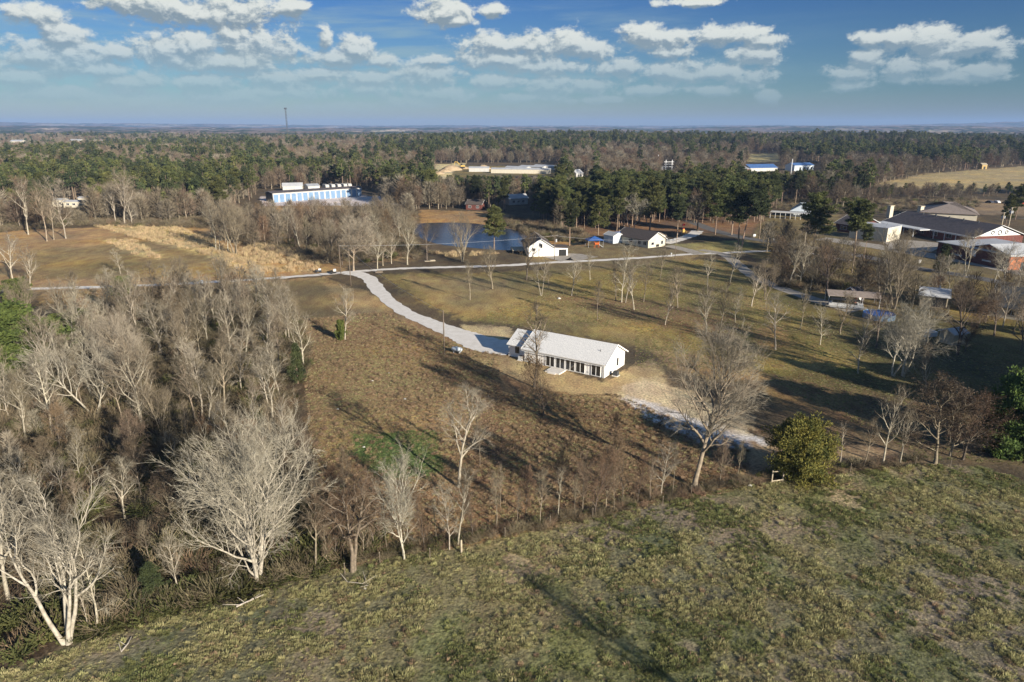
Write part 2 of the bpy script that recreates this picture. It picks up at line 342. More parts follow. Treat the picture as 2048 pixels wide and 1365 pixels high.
class MB:
    def __init__(s): s.v = []; s.f = []
    def add(s, vs, fs):
        n = len(s.v); s.v += [tuple(q) for q in vs]; s.f += [tuple(i + n for i in f) for f in fs]; return s
    def box(s, c, d, rz=0.0, ry=0.0):
        R = Matrix.Rotation(rz, 3, 'Z') @ Matrix.Rotation(ry, 3, 'Y'); vs = []
        for z in (-.5, .5):
            for x, y in ((-.5, -.5), (.5, -.5), (.5, .5), (-.5, .5)):
                vs.append(Vector(c) + R @ Vector((x * d[0], y * d[1], z * d[2])))
        return s.add(vs, [(3, 2, 1, 0), (4, 5, 6, 7), (0, 1, 5, 4), (1, 2, 6, 5), (2, 3, 7, 6), (3, 0, 4, 7)])
    def prism(s, prof, x0, x1):        # profile in YZ, extruded along X
        n = len(prof); vs = [(x0, y, z) for y, z in prof] + [(x1, y, z) for y, z in prof]
        fs = [tuple(range(n - 1, -1, -1)), tuple(range(n, 2 * n))] + [(i, (i + 1) % n, n + (i + 1) % n, n + i) for i in range(n)]
        return s.add(vs, fs)
    def poly(s, pts, z0, z1):          # plan polygon extruded in Z
        n = len(pts); vs = [(x, y, z0) for x, y in pts] + [(x, y, z1) for x, y in pts]
        return s.add(vs, [tuple(range(n - 1, -1, -1)), tuple(range(n, 2 * n))] + [(i, (i + 1) % n, n + (i + 1) % n, n + i) for i in range(n)])
    def tube(s, pts, rad, k=6, cap=True):
        pts = [Vector(p) for p in pts]; n0 = len(s.v)
        if not isinstance(rad, (list, tuple)): rad = [rad] * len(pts)
        for i, p in enumerate(pts):
            d = (pts[min(i + 1, len(pts) - 1)] - pts[max(i - 1, 0)]).normalized()
            a = d.orthogonal().normalized() if abs(d.z) > .9 else Vector((-d.y, d.x, 0)).normalized()
            b = d.cross(a)
            for j in range(k):
                t = 2 * math.pi * j / k; q = p + (a * math.cos(t) + b * math.sin(t)) * rad[i]; s.v.append((q.x, q.y, q.z))
        for i in range(len(pts) - 1):
            for j in range(k):
                A = n0 + i * k; s.f.append((A + j, A + (j + 1) % k, A + k + (j + 1) % k, A + k + j))
        if cap:
            s.f.append(tuple(n0 + j for j in range(k - 1, -1, -1))); m = n0 + (len(pts) - 1) * k; s.f.append(tuple(m + j for j in range(k)))
        return s
    def mesh(s, name, m, smooth=False): return mesh_np(name, s.v, s.f, m, smooth)
    def build(s, name, m, parent=None, smooth=False, loc=None): return put(name, s.mesh(name, m, smooth), parent, loc)

# ------------------------------------------------------------------ ground sheet
FOREFIELD = [(-900, 1500), (-400, 1500), (-60, 1365), (150, 1292), (330, 1235), (520, 1190), (640, 1150), (760, 1120), (920, 1090), (1100, 1058), (1300, 1010), (1480, 975), (1700, 945), (1850, 930), (1960, 935), (2048, 962), (2300, 1030), (3300, 1400), (2600, 2400), (-900, 2400)]
FENCELINE = [(0, 1335), (150, 1288), (330, 1232), (520, 1186), (640, 1148), (760, 1118), (923, 1088), (1100, 1056), (1300, 1008), (1480, 973), (1700, 942), (1850, 928)]
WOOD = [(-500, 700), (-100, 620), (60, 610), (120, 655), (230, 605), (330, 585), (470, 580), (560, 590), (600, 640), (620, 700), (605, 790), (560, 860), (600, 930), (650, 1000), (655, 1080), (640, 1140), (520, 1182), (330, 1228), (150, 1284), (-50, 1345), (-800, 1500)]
ZONES = [  # polygon in photo pixels on the ground, colour, relief, edge raggedness in metres
    ([(-600, 470), (0, 462), (350, 450), (520, 470), (640, 500), (700, 540), (420, 575), (80, 582), (-600, 600)], (0.399, 0.256, 0.118), .12, 3),
    ([(60, 500), (330, 480), (420, 510), (500, 548), (240, 560), (60, 560)], (0.284, 0.206, 0.094), .10, 4),
    ([(190, 452), (340, 452), (420, 480), (500, 520), (560, 545), (470, 530), (370, 500), (280, 475)], (0.520, 0.401, 0.189), .3, 2.5),
    ([(200, 478), (270, 482), (330, 520), (270, 512)], (0.494, 0.387, 0.184), .3, 2.5),
    ([(420, 455), (560, 440), (700, 450), (830, 470), (830, 520), (640, 535), (520, 520)], (0.260, 0.174, 0.088), .3, 3),
    ([(80, 584), (430, 572), (660, 552), (650, 570), (250, 600), (160, 640), (80, 620)], (0.325, 0.220, 0.101), .12, 2),
    ([(430, 575), (650, 555), (700, 590), (700, 640), (600, 640), (560, 590)], (0.211, 0.157, 0.075), .2, 2),
    ([(640, 560), (760, 590), (850, 650), (760, 650), (690, 620)], (0.338, 0.241, 0.119), .2, 2),
    ([(600, 640), (800, 620), (1000, 690), (1200, 770), (1500, 900), (1480, 975), (1100, 1058), (760, 1120), (640, 1150), (640, 900), (610, 800)], (0.277, 0.179, 0.089), .30, 2),
    ([(640, 700), (820, 700), (900, 800), (900, 900), (800, 930), (640, 900)], (0.307, 0.226, 0.102), .25, 3),
    ([(700, 780), (930, 770), (960, 850), (800, 870)], (0.366, 0.249, 0.114), .25, 3),
    ([(700, 885), (770, 868), (860, 885), (895, 920), (860, 948), (760, 958), (715, 925)], (0.085, 0.130, 0.042), .3, 3.2),
    ([(760, 885), (850, 892), (865, 925), (790, 935)], (0.085, 0.125, 0.045), .3, 3),
    ([(980, 780), (1500, 850), (1480, 960), (1100, 1050), (900, 1090), (960, 900)], (0.246, 0.155, 0.078), .32, 2),
    ([(900, 690), (1020, 715), (1210, 765), (1260, 735), (1310, 720), (1340, 760), (1260, 810), (1100, 780), (960, 730)], (0.429, 0.314, 0.160), .12, 1.5),
    ([(1235, 775), (1300, 752), (1400, 795), (1480, 840), (1510, 880), (1470, 900), (1400, 870), (1290, 825)], (0.572, 0.454, 0.279), .12, 2),
    ([(1240, 792), (1290, 800), (1370, 830), (1450, 858), (1530, 880), (1550, 900), (1460, 900), (1370, 870), (1290, 835)], (0.600, 0.560, 0.520), .1, .9),
    ([(1480, 880), (1700, 900), (1860, 880), (1840, 925), (1500, 950)], (0.338, 0.233, 0.136), .2, 2),
    ([(760, 550), (1000, 545), (1400, 520), (1480, 520), (1520, 560), (1640, 640), (1750, 720), (1800, 770), (1500, 740), (1300, 700), (1030, 650), (930, 640), (850, 610)], (0.245, 0.188, 0.075), .2, 3),
    ([(800, 552), (1010, 560), (1040, 620), (930, 640), (850, 600)], (0.332, 0.241, 0.107), .15, 3),
    ([(900, 575), (1050, 600), (1300, 640), (1320, 690), (1050, 640)], (0.306, 0.227, 0.095), .2, 3),
    ([(920, 650), (1020, 655), (1030, 675), (950, 690)], (0.546, 0.414, 0.213), .08, 1),
    ([(1300, 700), (1480, 720), (1560, 770), (1340, 740)], (0.325, 0.220, 0.104), .2, 2),
    ([(1100, 590), (1300, 600), (1500, 640), (1480, 690), (1250, 640)], (0.241, 0.158, 0.081), .2, 3),
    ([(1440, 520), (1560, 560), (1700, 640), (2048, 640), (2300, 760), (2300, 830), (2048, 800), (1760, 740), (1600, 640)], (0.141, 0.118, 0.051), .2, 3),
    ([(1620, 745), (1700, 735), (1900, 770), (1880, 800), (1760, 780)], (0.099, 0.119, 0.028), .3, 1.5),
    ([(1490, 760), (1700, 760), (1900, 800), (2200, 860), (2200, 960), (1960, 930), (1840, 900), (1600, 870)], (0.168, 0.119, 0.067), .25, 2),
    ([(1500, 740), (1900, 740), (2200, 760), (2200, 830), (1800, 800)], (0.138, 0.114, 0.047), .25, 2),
    ([(1500, 660), (1560, 650), (1580, 690), (1520, 700)], (0.390, 0.241, 0.112), .2, 2),
    ([(1530, 430), (1680, 430), (1700, 480), (2100, 560), (2300, 640), (1700, 640), (1560, 560), (1490, 500)], (0.200, 0.155, 0.073), .15, 2),
    ([(1050, 500), (1200, 488), (1420, 505), (1380, 520), (1120, 545), (1050, 520)], (0.232, 0.174, 0.087), .12, 2),
    ([(840, 420), (1000, 425), (1160, 470), (1180, 492), (1060, 490), (1040, 470), (840, 448)], (0.351, 0.220, 0.101), .25, 2.5),
    ([(1330, 490), (1500, 480), (1500, 505), (1400, 510)], (0.351, 0.287, 0.112), .1, 2),
    ([(1130, 440), (1530, 430), (1500, 470), (1380, 465), (1200, 482)], (0.215, 0.130, 0.075), .15, 3),
    ([(520, 395), (760, 392), (800, 412), (530, 415)], (0.651, 0.577, 0.550), .05, 1),
    ([(540, 412), (700, 412), (700, 425), (540, 425)], (0.364, 0.227, 0.107), .1, 2),
    ([(860, 332), (930, 330), (930, 352), (880, 362)], (0.620, 0.517, 0.285), .1, 3),
    ([(915, 335), (1100, 335), (1120, 352), (900, 356)], (0.230, 0.180, 0.079), .1, 3),
    ([(1490, 318), (1560, 316), (1560, 328), (1490, 330)], (0.455, 0.374, 0.178), .1, 4),
    ([(1740, 372), (1850, 350), (2048, 335), (2300, 330), (2300, 360), (2048, 372), (1950, 385)], (0.403, 0.314, 0.160), .1, 4),
    ([(1900, 400), (2300, 405), (2300, 440), (1960, 430)], (0.281, 0.201, 0.121), .1, 2)]
GC_DEFAULT = np.array((.115, .088, .055)); 
def ground():
    ang_f = np.radians(np.arange(-52, 52.01, .13)); ang_b = np.radians(np.arange(54, 306.1, 3.0))
    ang = np.concatenate((ang_f, ang_b)); na = len(ang)
    rr = [0.01, 2.0, 8.0, 16.0, 24.0, 30.0]
    while rr[-1] < 420: rr.append(rr[-1] * 1.0065)
    while rr[-1] < 16800: rr.append(rr[-1] * 1.02)
    rr = np.array(rr); nr = len(rr)
    R, A = np.meshgrid(rr, ang, indexing='ij'); X = (R * np.sin(A)).ravel(); Y = (R * np.cos(A)).ravel()
    Z = terrain(X, Y)
    col = np.tile(GC_DEFAULT, (len(X), 1)); rel = np.full(len(X), .3)
    n1 = fbm(X / 6, Y / 6, 41, 4) - .5; n2 = fbm(X / 6 + 50, Y / 6 + 9, 47, 4) - .5
    n3 = vnoise(X * 1.3, Y * 1.3, 5) - .5; n4 = vnoise(X * 1.3, Y * 1.3, 6) - .5
    front = (Y > 0) & (R.ravel() < 3000)
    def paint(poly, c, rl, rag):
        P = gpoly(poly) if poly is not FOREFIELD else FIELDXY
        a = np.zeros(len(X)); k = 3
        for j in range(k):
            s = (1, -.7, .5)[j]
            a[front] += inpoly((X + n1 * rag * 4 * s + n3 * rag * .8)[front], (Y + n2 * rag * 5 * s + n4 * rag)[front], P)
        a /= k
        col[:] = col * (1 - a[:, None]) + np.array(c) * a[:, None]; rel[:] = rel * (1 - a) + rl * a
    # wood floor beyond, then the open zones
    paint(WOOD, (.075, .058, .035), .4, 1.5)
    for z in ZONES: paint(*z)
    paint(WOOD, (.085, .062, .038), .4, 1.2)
    paint(FOREFIELD, (.205, .182, .100), .8, .5)
    a = inpoly(X + n1 * 2, Y + n2 * 2, FIELDXY)
    gmix = sstep(fbm(X / 5, Y / 7, 77, 4), .44, .62)[:, None] * a[:, None]
    col[:] = col * (1 - gmix) + np.array((.165, .165, .078)) * gmix
    bmix = sstep(fbm(X / 8 + 40, Y / 8, 99, 4), .55, .68)[:, None] * a[:, None]
    col[:] = col * (1 - bmix) + np.array((.27, .215, .140)) * bmix
    # general patchiness in open land
    pat = (fbm(X / 12, Y / 12, 55, 5) - .5)[:, None]
    col[:] = np.clip(col * (1 + pat * np.array((1.0, .8, .5))), .01, 1)
    far = sstep(np.hypot(X, Y), 1800, 2600)[:, None]        # far off the land is closed forest
    fc = fbm(X / 260, Y / 500, 61, 4)[:, None]
    forest = np.where(fc > .5, np.array((.062, .072, .042)), np.array((.145, .115, .090)))
    col[:] = col * (1 - far) + forest * far
    i = np.arange(nr - 1)[:, None] * na; j = np.arange(na); j2 = (j + 1) % na
    fcs = np.stack((i + j, i + na + j, i + na + j2, i + j2), -1).reshape(-1, 4)
    V = np.stack((X, Y, Z), 1); V = np.vstack((V, [[0, 0, 0]])); cidx = len(V) - 1
    me = mesh_np('ground', V, fcs, ground_mat(), True)
    me2 = None
    ca = me.attributes.new('tone', 'FLOAT_COLOR', 'POINT'); cc = np.ones((len(V), 4), np.float32); cc[:-1, :3] = col; cc[-1, :3] = col[0]; ca.data.foreach_set('color', cc.ravel())
    ra = me.attributes.new('relief', 'FLOAT', 'POINT'); ra.data.foreach_set('value', np.append(rel, .3).astype(np.float32))
    o = put('ground', me); tag(o, kind='structure'); return o
FIELDXY = [at(u, v) for u, v in FOREFIELD[2:18]] + [(140, 40), (140, -60), (-140, -60), (-140, 20)]
ground()

# ------------------------------------------------------------------ roads, drive, pond
def smooth_line(P, n=6):
    out = []
    for i in range(len(P) - 1):
        p0 = P[max(i - 1, 0)]; p1 = P[i]; p2 = P[i + 1]; p3 = P[min(i + 2, len(P) - 1)]
        for k in range(n):
            t = k / n; out.append(tuple(.5 * ((2 * p1[a]) + (-p0[a] + p2[a]) * t + (2 * p0[a] - 5 * p1[a] + 4 * p2[a] - p3[a]) * t * t + (-p0[a] + 3 * p1[a] - 3 * p2[a] + p3[a]) * t ** 3) for a in range(len(p1))))
    out.append(tuple(P[-1])); return out
def ribbon(name, pix, width, m, z=.05, rag=.25, seed=1, n=10):
    P = [at(u, v) + ((w if isinstance(w, (int, float)) else width),) for u, v, w in [(q + (width,))[:3] for q in pix]]
    P = smooth_line(P, n); V = []; Fc = []; rnd = random.Random(seed); k = 5
    for i, (x, y, w) in enumerate(P):
        a = P[max(i - 1, 0)]; b = P[min(i + 1, len(P) - 1)]; d = Vector((b[0] - a[0], b[1] - a[1])).normalized(); nx, ny = -d.y, d.x
        l = w / 2 + rnd.uniform(-rag, rag); r = w / 2 + rnd.uniform(-rag, rag)
        for j in range(k):
            t = -r + (l + r) * j / (k - 1); V.append((x + nx * t, y + ny * t, z))
    for i in range(len(P) - 1):
        for j in range(k - 1): A = i * k + j; Fc.append((A, A + 1, A + k + 1, A + k))
    o = put(name, mesh_np(name, V, np.array(Fc)[:, ::-1].copy(), m)); return tag(o, kind='structure')
ribbon('gravel_road', [(-300, 592), (80, 578), (250, 573), (420, 565), (560, 556), (660, 548), (720, 543), (800, 538), (900, 535), (1000, 532), (1100, 526), (1200, 521), (1300, 515), (1380, 509), (1440, 507), (1520, 503), (1600, 505), (1700, 522)], 2.9, M['gravel'], .05, .4, 3)
ribbon('driveway', [(700, 546, 5.5), (735, 556, 4.4), (765, 590, 3.9), (805, 622, 3.9), (870, 650, 4.6), (925, 672, 6.6), (975, 690, 8.8), (1030, 698, 9.5)], 5, M['gravel'], .075, .3, 5)
ribbon('branch_road', [(1400, 500, 4), (1448, 510, 4), (1478, 532, 4), (1510, 555, 4), (1570, 580, 4), (1640, 603, 5), (1690, 615, 7), (1720, 622, 8)], 4, M['gravel_dull'], .06, .25, 6)
ribbon('paved_road', [(1300, 425), (1370, 440), (1430, 462), (1500, 478), (1600, 492), (1720, 512), (1830, 536), (1930, 552), (2048, 575), (2300, 630)], 5.5, M['asphalt'], .055, .1, 7)
ribbon('school_drive', [(1640, 478), (1700, 486), (1780, 498), (1860, 512), (1940, 524), (2048, 546), (2250, 590)], 10, M['gravel_dull'], .09, .4, 8)
ribbon('school_forecourt', [(1770, 487), (1810, 489), (1880, 496)], 24, M['gravel_dull'], .07, .4, 9)
ribbon('curved_drive', [(1395, 462), (1385, 470), (1350, 482), (1330, 487)], 5, M['gravel'], .06, .3, 10)
ribbon('house_drive', [(1400, 509), (1370, 500), (1335, 492)], 5, M['gravel_dull'], .08, .2, 12)
ribbon('barn_forecourt', [(1100, 518), (1140, 514), (1172, 519)], 12, M['gravel_dull'], .065, .4, 13)
ribbon('school_parking', [(1925, 428), (2000, 430), (2120, 436), (2300, 445)], 28, M['asphalt'], .06, .3, 14)
ribbon('storage_apron', [(520, 404), (560, 410), (640, 408), (740, 402), (770, 402)], 12, M['gravel'], .06, .4, 15)
ribbon('site_track', [(890, 366), (880, 355), (900, 350), (950, 350)], 12, M['gravel'], .06, .8, 16)
PONDPX = [(830, 448), (880, 446), (940, 447), (1000, 455), (1040, 463), (1058, 475), (1062, 490), (1030, 500), (1000, 501), (940, 496), (890, 491), (850, 480), (825, 465)]
def pond():
    P = smooth_line([at(u, v) for u, v in PONDPX] + [at(*PONDPX[0])], 6)[:-1]
    P = [(x + random.uniform(-.4, .4), y + random.uniform(-.4, .4), .07) for x, y in P]
    o = put('pond_water', mesh_np('pond_water', P, [tuple(range(len(P)))], water_mat()))
    if o.data.polygons[0].normal.z < 0: o.data.flip_normals()
    tag(o, kind='structure')
pond()

# ------------------------------------------------------------------ tree library (meshes shared by copies)
def branch_paths(rnd, start, d, length, r, n, wander, up):
    pts = [Vector(start)]; d = Vector(d).normalized(); st = length / n
    for i in range(n):
        d = (d + Vector((rnd.gauss(0, wander), rnd.gauss(0, wander), rnd.gauss(0, wander * .7) + up))).normalized()
        pts.append(pts[-1] + d * st)
    return pts
def around(rnd, d, ang, phi):
    a = d.orthogonal().normalized(); b = d.cross(a)
    return (d * math.cos(ang) + (a * math.cos(phi) + b * math.sin(phi)) * math.sin(ang)).normalized()
def bare_tree(seed, H=12, r0=.17, base=.35, spread=.45, stems=1, limbs=12, nb=6, nt=7, nf=4, up=.10, wander=.12, twig=.009, lean=(0, 0), ang=(.6, 1.1), stemspread=.35, droop=0.0, k0=7, tl=1.0, leaves=0):
    rnd = random.Random(seed); T = MB(); C = MB()
    for s in range(stems):
        ph = 6.283 * s / stems + rnd.uniform(-.4, .4)
        d0 = Vector((lean[0] + (math.cos(ph) * stemspread if stems > 1 else 0), lean[1] + (math.sin(ph) * stemspread if stems > 1 else 0), 1)).normalized()
        sh = H * (1 if s == 0 else rnd.uniform(.72, .95)); rs = r0 * (1 if stems == 1 else .8)
        tp = branch_paths(rnd, (math.cos(ph) * .12 * (stems > 1), math.sin(ph) * .12 * (stems > 1), -.25), d0, sh * .88, rs, 10, wander * .45, .05 if stems == 1 else .045)
        tr = [rs * (1.35 if i == 0 else 1) * max(.10, (1 - i / 10.5) ** .8) for i in range(11)]
        T.tube(tp, tr, k0, False)
        L0 = limbs if stems == 1 else max(5, int(limbs * 1.5 / stems)); g = rnd.uniform(0, 6)
        for q in range(L0):
            t = base + (1 - base) * (q + rnd.uniform(0, .8)) / L0; t = min(t, .985); fi = t * 10; i = int(fi); p = tp[i].lerp(tp[min(i + 1, 10)], fi - i)
            dd = (tp[min(i + 1, 10)] - tp[i]).normalized() if i < 10 else d0
            g += 2.4 + rnd.uniform(-.4, .4); rel = (t - base) / (1 - base)
            ln = H * spread * (1.0 - .62 * rel ** 1.3) * rnd.uniform(.7, 1.15) * (.75 + .5 * min(1, rel * 4))
            d1 = around(rnd, dd, rnd.uniform(*ang) * (1 - .45 * rel), g)
            lr = max(rs * .60 * (1 - .6 * rel), .028)
            lp = branch_paths(rnd, p, d1, ln, lr, 6, wander, up)
            T.tube(lp, [lr * (1 - .82 * w / 6) for w in range(7)], 5, False)
            for b in range(nb):
                u = .22 + .76 * (b + rnd.uniform(0, 1)) / nb; u = min(u, .98); fi2 = u * 6; i2 = int(fi2); pb = lp[i2].lerp(lp[min(i2 + 1, 6)], fi2 - i2)
                db = around(rnd, (lp[min(i2 + 1, 6)] - lp[max(i2 - 0, 0)]).normalized() if i2 < 6 else d1, rnd.uniform(.4, .95), rnd.uniform(0, 6.28))
                bl = ln * rnd.uniform(.32, .55) * (1.1 - .4 * u); br = max(lr * .46 * (1 - .5 * u), .024)
                bp = branch_paths(rnd, pb, db, bl, br, 4, wander * 1.2, up - droop)
                T.tube(bp, [br * (1 - .7 * w / 4) for w in range(5)], 4, False)
                for c in range(nt):
                    w = .15 + .85 * (c + rnd.random()) / nt; w = min(w, .99); fi3 = w * 4; i3 = int(fi3); pc = bp[i3].lerp(bp[min(i3 + 1, 4)], fi3 - i3)
                    dc = around(rnd, db, rnd.uniform(.3, .9), rnd.uniform(0, 6.28)); cl = tl * max(.35, bl * rnd.uniform(.4, .7))
                    cp = branch_paths(rnd, pc, dc, cl, .01, 2, wander * 1.5, up * .8 - droop)
                    C.tube(cp, [twig * 1.25, twig, twig * .45], 3, False)
                    for e in range(leaves):
                        t_ = Vector((rnd.gauss(0, 1), rnd.gauss(0, 1), rnd.gauss(0, 1))).normalized() * .09; w_ = t_.orthogonal().normalized() * .06; c_ = cp[2] + Vector((rnd.gauss(0, .12), rnd.gauss(0, .12), rnd.gauss(0, .12)))
                        C.add((c_ - t_, c_ + w_, c_ + t_, c_ - w_), ((0, 1, 2, 3),))
                    for e in range(nf):
                        v_ = rnd.uniform(.2, 1) * 2; i4 = min(int(v_), 1); pe = cp[i4].lerp(cp[i4 + 1], v_ - i4)
                        de = around(rnd, dc, rnd.uniform(.3, .9), rnd.uniform(0, 6.28)); el_ = tl * rnd.uniform(.35, .85)
                        a1 = pe + (de + Vector((0, 0, up - droop))) * el_; n0 = de.orthogonal().normalized() * twig * .8
                        C.add((pe - n0, pe + n0, a1), ((0, 1, 2),))
                        n1 = de.cross(n0); C.add((pe - n1, pe + n1, a1), ((0, 1, 2),))
    return T, C
LIB = {}
def reg(name, H, T, C, mt, mc): LIB[name] = dict(H=H, T=T.mesh(name + '_trunk', mt, True), C=C.mesh(name + '_crown', mc))
def B(name, mt, mc, seed, **k):
    T, C = bare_tree(seed, **k); reg(name, k.get('H', 12), T, C, M[mt], M[mc])
B('slender_a', 'bark_pale', 'twig_grey', 1, H=12, r0=.15, base=.32, spread=.27, limbs=16, nb=5, nt=6, nf=4, up=.13, ang=(.4, .85))
B('slender_b', 'bark_tan', 'twig_grey', 2, H=12, r0=.14, base=.40, spread=.25, limbs=15, nb=5, nt=6, nf=4, up=.10, ang=(.5, 1.0), lean=(.05, 0))
B('slender_c', 'bark_pale', 'twig_pale', 3, H=12, r0=.14, base=.22, spread=.26, limbs=17, nb=5, nt=5, nf=4, up=.06, ang=(.6, 1.2))
B('round_a', 'bark_pale', 'twig_grey', 4, H=12, r0=.20, base=.28, spread=.43, limbs=13, nb=7, nt=7, nf=4, up=.10)
B('round_b', 'bark_tan', 'twig_grey', 5, H=12, r0=.21, base=.22, spread=.46, limbs=14, nb=7, nt=7, nf=4, up=.14, ang=(.5, .95))
B('round_c', 'bark_pale', 'twig_pale', 6, H=12, r0=.19, base=.3, spread=.40, limbs=12, nb=6, nt=7, nf=4, up=.05, wander=.17)
B('round_dark', 'bark_dark', 'twig_brown', 7, H=12, r0=.24, base=.3, spread=.44, limbs=13, nb=7, nt=7, nf=4, up=.08)
B('vase', 'bark_tan', 'twig_grey', 8, H=12, r0=.20, base=.14, spread=.5, limbs=14, nb=7, nt=7, nf=4, up=.17, ang=(.35, .7), stems=3, stemspread=.25)
B('brown', 'bark_tan', 'twig_brown', 9, H=12, r0=.17, base=.2, spread=.40, limbs=15, nb=8, nt=9, nf=3, up=.10, leaves=3)
B('rust', 'bark_dark', 'twig_rust', 10, H=12, r0=.16, base=.15, spread=.38, limbs=15, nb=8, nt=8, nf=3, up=.08, leaves=3)
B('twostem', 'bark_pale', 'twig_grey', 12, H=12, r0=.19, base=.42, spread=.36, stems=2, stemspread=.22, limbs=13, nb=6, nt=6, nf=4, up=.10)
B('pole', 'bark_pale', 'twig_grey', 13, H=12, r0=.10, base=.45, spread=.15, limbs=12, nb=3, nt=4, nf=3, up=.14, ang=(.4, .8))
B('tall_stem', 'bark_tan', 'twig_grey', 14, H=30, r0=.44, base=.78, spread=.12, limbs=10, nb=4, nt=4, nf=3, up=.1)
B('hero_multi', 'bark_white', 'twig_white', 21, H=12, r0=.24, base=.36, spread=.44, stems=4, stemspread=.27, limbs=15, nb=7, nt=7, nf=4, up=.10, wander=.16, k0=9, twig=.011)
B('hero_dense', 'bark_white', 'twig_white', 22, H=12, r0=.26, base=.10, spread=.60, stems=3, stemspread=.30, limbs=30, nb=9, nt=8, nf=4, up=.08, wander=.14, k0=9, twig=.011, ang=(.6, 1.25))
B('hero_oak', 'bark_tan', 'twig_pale', 23, H=12, r0=.23, base=.30, spread=.50, limbs=21, nb=10, nt=9, nf=5, up=.07, wander=.18, k0=9, droop=.02, ang=(.6, 1.2), twig=.009)
B('hero_broken', 'bark_tan', 'twig_rust', 24, H=12, r0=.34, base=.42, spread=.46, stems=2, stemspread=.12, limbs=12, nb=7, nt=7, nf=5, up=-.06, wander=.24, k0=9, droop=.10, ang=(.7, 1.3))
B('hero_sycamore', 'bark_white', 'twig_white', 25, H=12, r0=.21, base=.34, spread=.46, stems=2, stemspread=.30, limbs=17, nb=8, nt=7, nf=4, up=.07, wander=.18, k0=8)

def tufts(C, pts, dirs, size, width, rng, per=2):
    """short crossed blades at each point: needle or leaf sprays"""
    V = []; n = len(pts)
    for k in range(per):
        d = dirs + rng.normal(0, .55, (n, 3)); d /= np.linalg.norm(d, axis=1)[:, None]
        s = np.cross(d, rng.normal(0, 1, (n, 3))); s /= np.linalg.norm(s, axis=1)[:, None]
        L = size * rng.uniform(.6, 1.3, (n, 1)); w = width * rng.uniform(.7, 1.3, (n, 1))
        V.append(np.stack((pts - d * L * .3, pts + s * w, pts + d * L, pts - s * w), 1))
    return np.concatenate(V).reshape(-1, 3)
def quadmesh(name, V, m): return mesh_np(name, V, np.arange(len(V)).reshape(-1, 4), m)
def pine(name, seed, H=18, base=.45, R=3.2, nb=34, clumps=4, tn=40, mt='bark_pine', mc='needles', size=.55, width=.10, shape='round', r0=.22, jit=.65):
    rnd = random.Random(seed); rng = np.random.default_rng(seed); T = MB()
    tp = branch_paths(rnd, (0, 0, -.3), (rnd.uniform(-.03, .03), rnd.uniform(-.03, .03), 1), H * .97, r0, 8, .02, .02)
    T.tube(tp, [r0 * max(.12, (1 - i / 8.6)) for i in range(9)], 7, False); P = []; D = []; g = 0
    for q in range(nb):
        rel = (q + rnd.random()) / nb; t = base + (1 - base) * rel; fi = min(t, .995) * 8; i = int(fi); p = tp[i].lerp(tp[min(i + 1, 8)], fi - i); g += 2.4 + rnd.uniform(-.6, .6)
        prof = {'round': math.sin(math.pi * (.16 + .80 * rel)) ** .7, 'cone': (1 - rel) ** .8 * .95 + .10, 'flat': (.55 + .45 * rel) * (1 - max(0, rel - .8) * 2.2), 'egg': math.sin(math.pi * (.25 + .72 * rel)) ** .6}[shape]
        ln = R * prof * rnd.uniform(1.2 - jit, .55 + jit); el_ = rnd.uniform(-.1, .5) * (.3 + rel); d = Vector((math.cos(g) * math.cos(el_), math.sin(g) * math.cos(el_), math.sin(el_)))
        bp = branch_paths(rnd, p, d, ln, .05, 4, .12, .06); T.tube(bp, [.07, .05, .04, .03, .012], 4, False)
        for c in range(clumps):
            w = (.30 + .70 * (c + rnd.random()) / clumps) * 4; w = min(w, 3.99); cc = bp[int(w)].lerp(bp[int(w) + 1], w - int(w)) + Vector((rnd.gauss(0, .28), rnd.gauss(0, .28), rnd.gauss(0, .15))) * (R / 3)
            s = R * rnd.uniform(.13, .24); n = int(tn * rnd.uniform(.6, 1.4)); q_ = rng.normal(0, 1, (n, 3)); q_ /= np.linalg.norm(q_, axis=1)[:, None]
            rad = s * rng.uniform(.3, 1, (n, 1)) ** .6; P.append(np.array(cc) + q_ * rad * np.array((1.15, 1.15, .62))); D.append(q_ + np.array((0, 0, .45)))
    V = tufts(None, np.concatenate(P), np.concatenate(D), size, width, rng)
    LIB[name] = dict(H=H, T=T.mesh(name + '_trunk', M[mt], True), C=quadmesh(name + '_crown', V, M[mc]))
pine('pine_a', 31, base=.42, R=3.6, nb=36, shape='round')
pine('pine_b', 32, base=.55, R=3.4, nb=30, shape='flat')
pine('pine_c', 33, base=.48, R=3.1, nb=34, shape='egg', mc='needles_dark')
pine('pine_d', 34, base=.36, R=3.9, nb=40, shape='egg')
pine('pine_e', 35, base=.60, R=2.9, nb=26, shape='round', mc='needles_dark')
pine('cedar', 36, H=9, base=.10, R=2.6, nb=50, shape='cone', mc='needles_dark', size=.35, width=.08, tn=36, r0=.16)
pine('cedar_gold', 37, H=8, base=.02, R=4.4, nb=170, clumps=6, tn=46, shape='egg', mc='cedar_gold', jit=.85, size=.26, width=.07, mt='bark_dark', r0=.18)
pine('evergreen_big', 38, H=11, base=.04, R=4.8, nb=120, clumps=6, tn=46, shape='egg', mc='leaf_green', jit=.82, size=.32, width=.11, mt='bark_dark')
pine('evergreen_bright', 39, H=11, base=.08, R=4.6, nb=95, clumps=5, tn=44, shape='round', mc='leaf_bright', jit=.85, size=.36, width=.11, mt='bark_tan')
pine('bush_green', 40, H=4.5, base=.02, R=2.5, nb=60, clumps=4, tn=40, shape='round', mc='leaf_bright', size=.26, width=.10, mt='bark_dark', r0=.09)
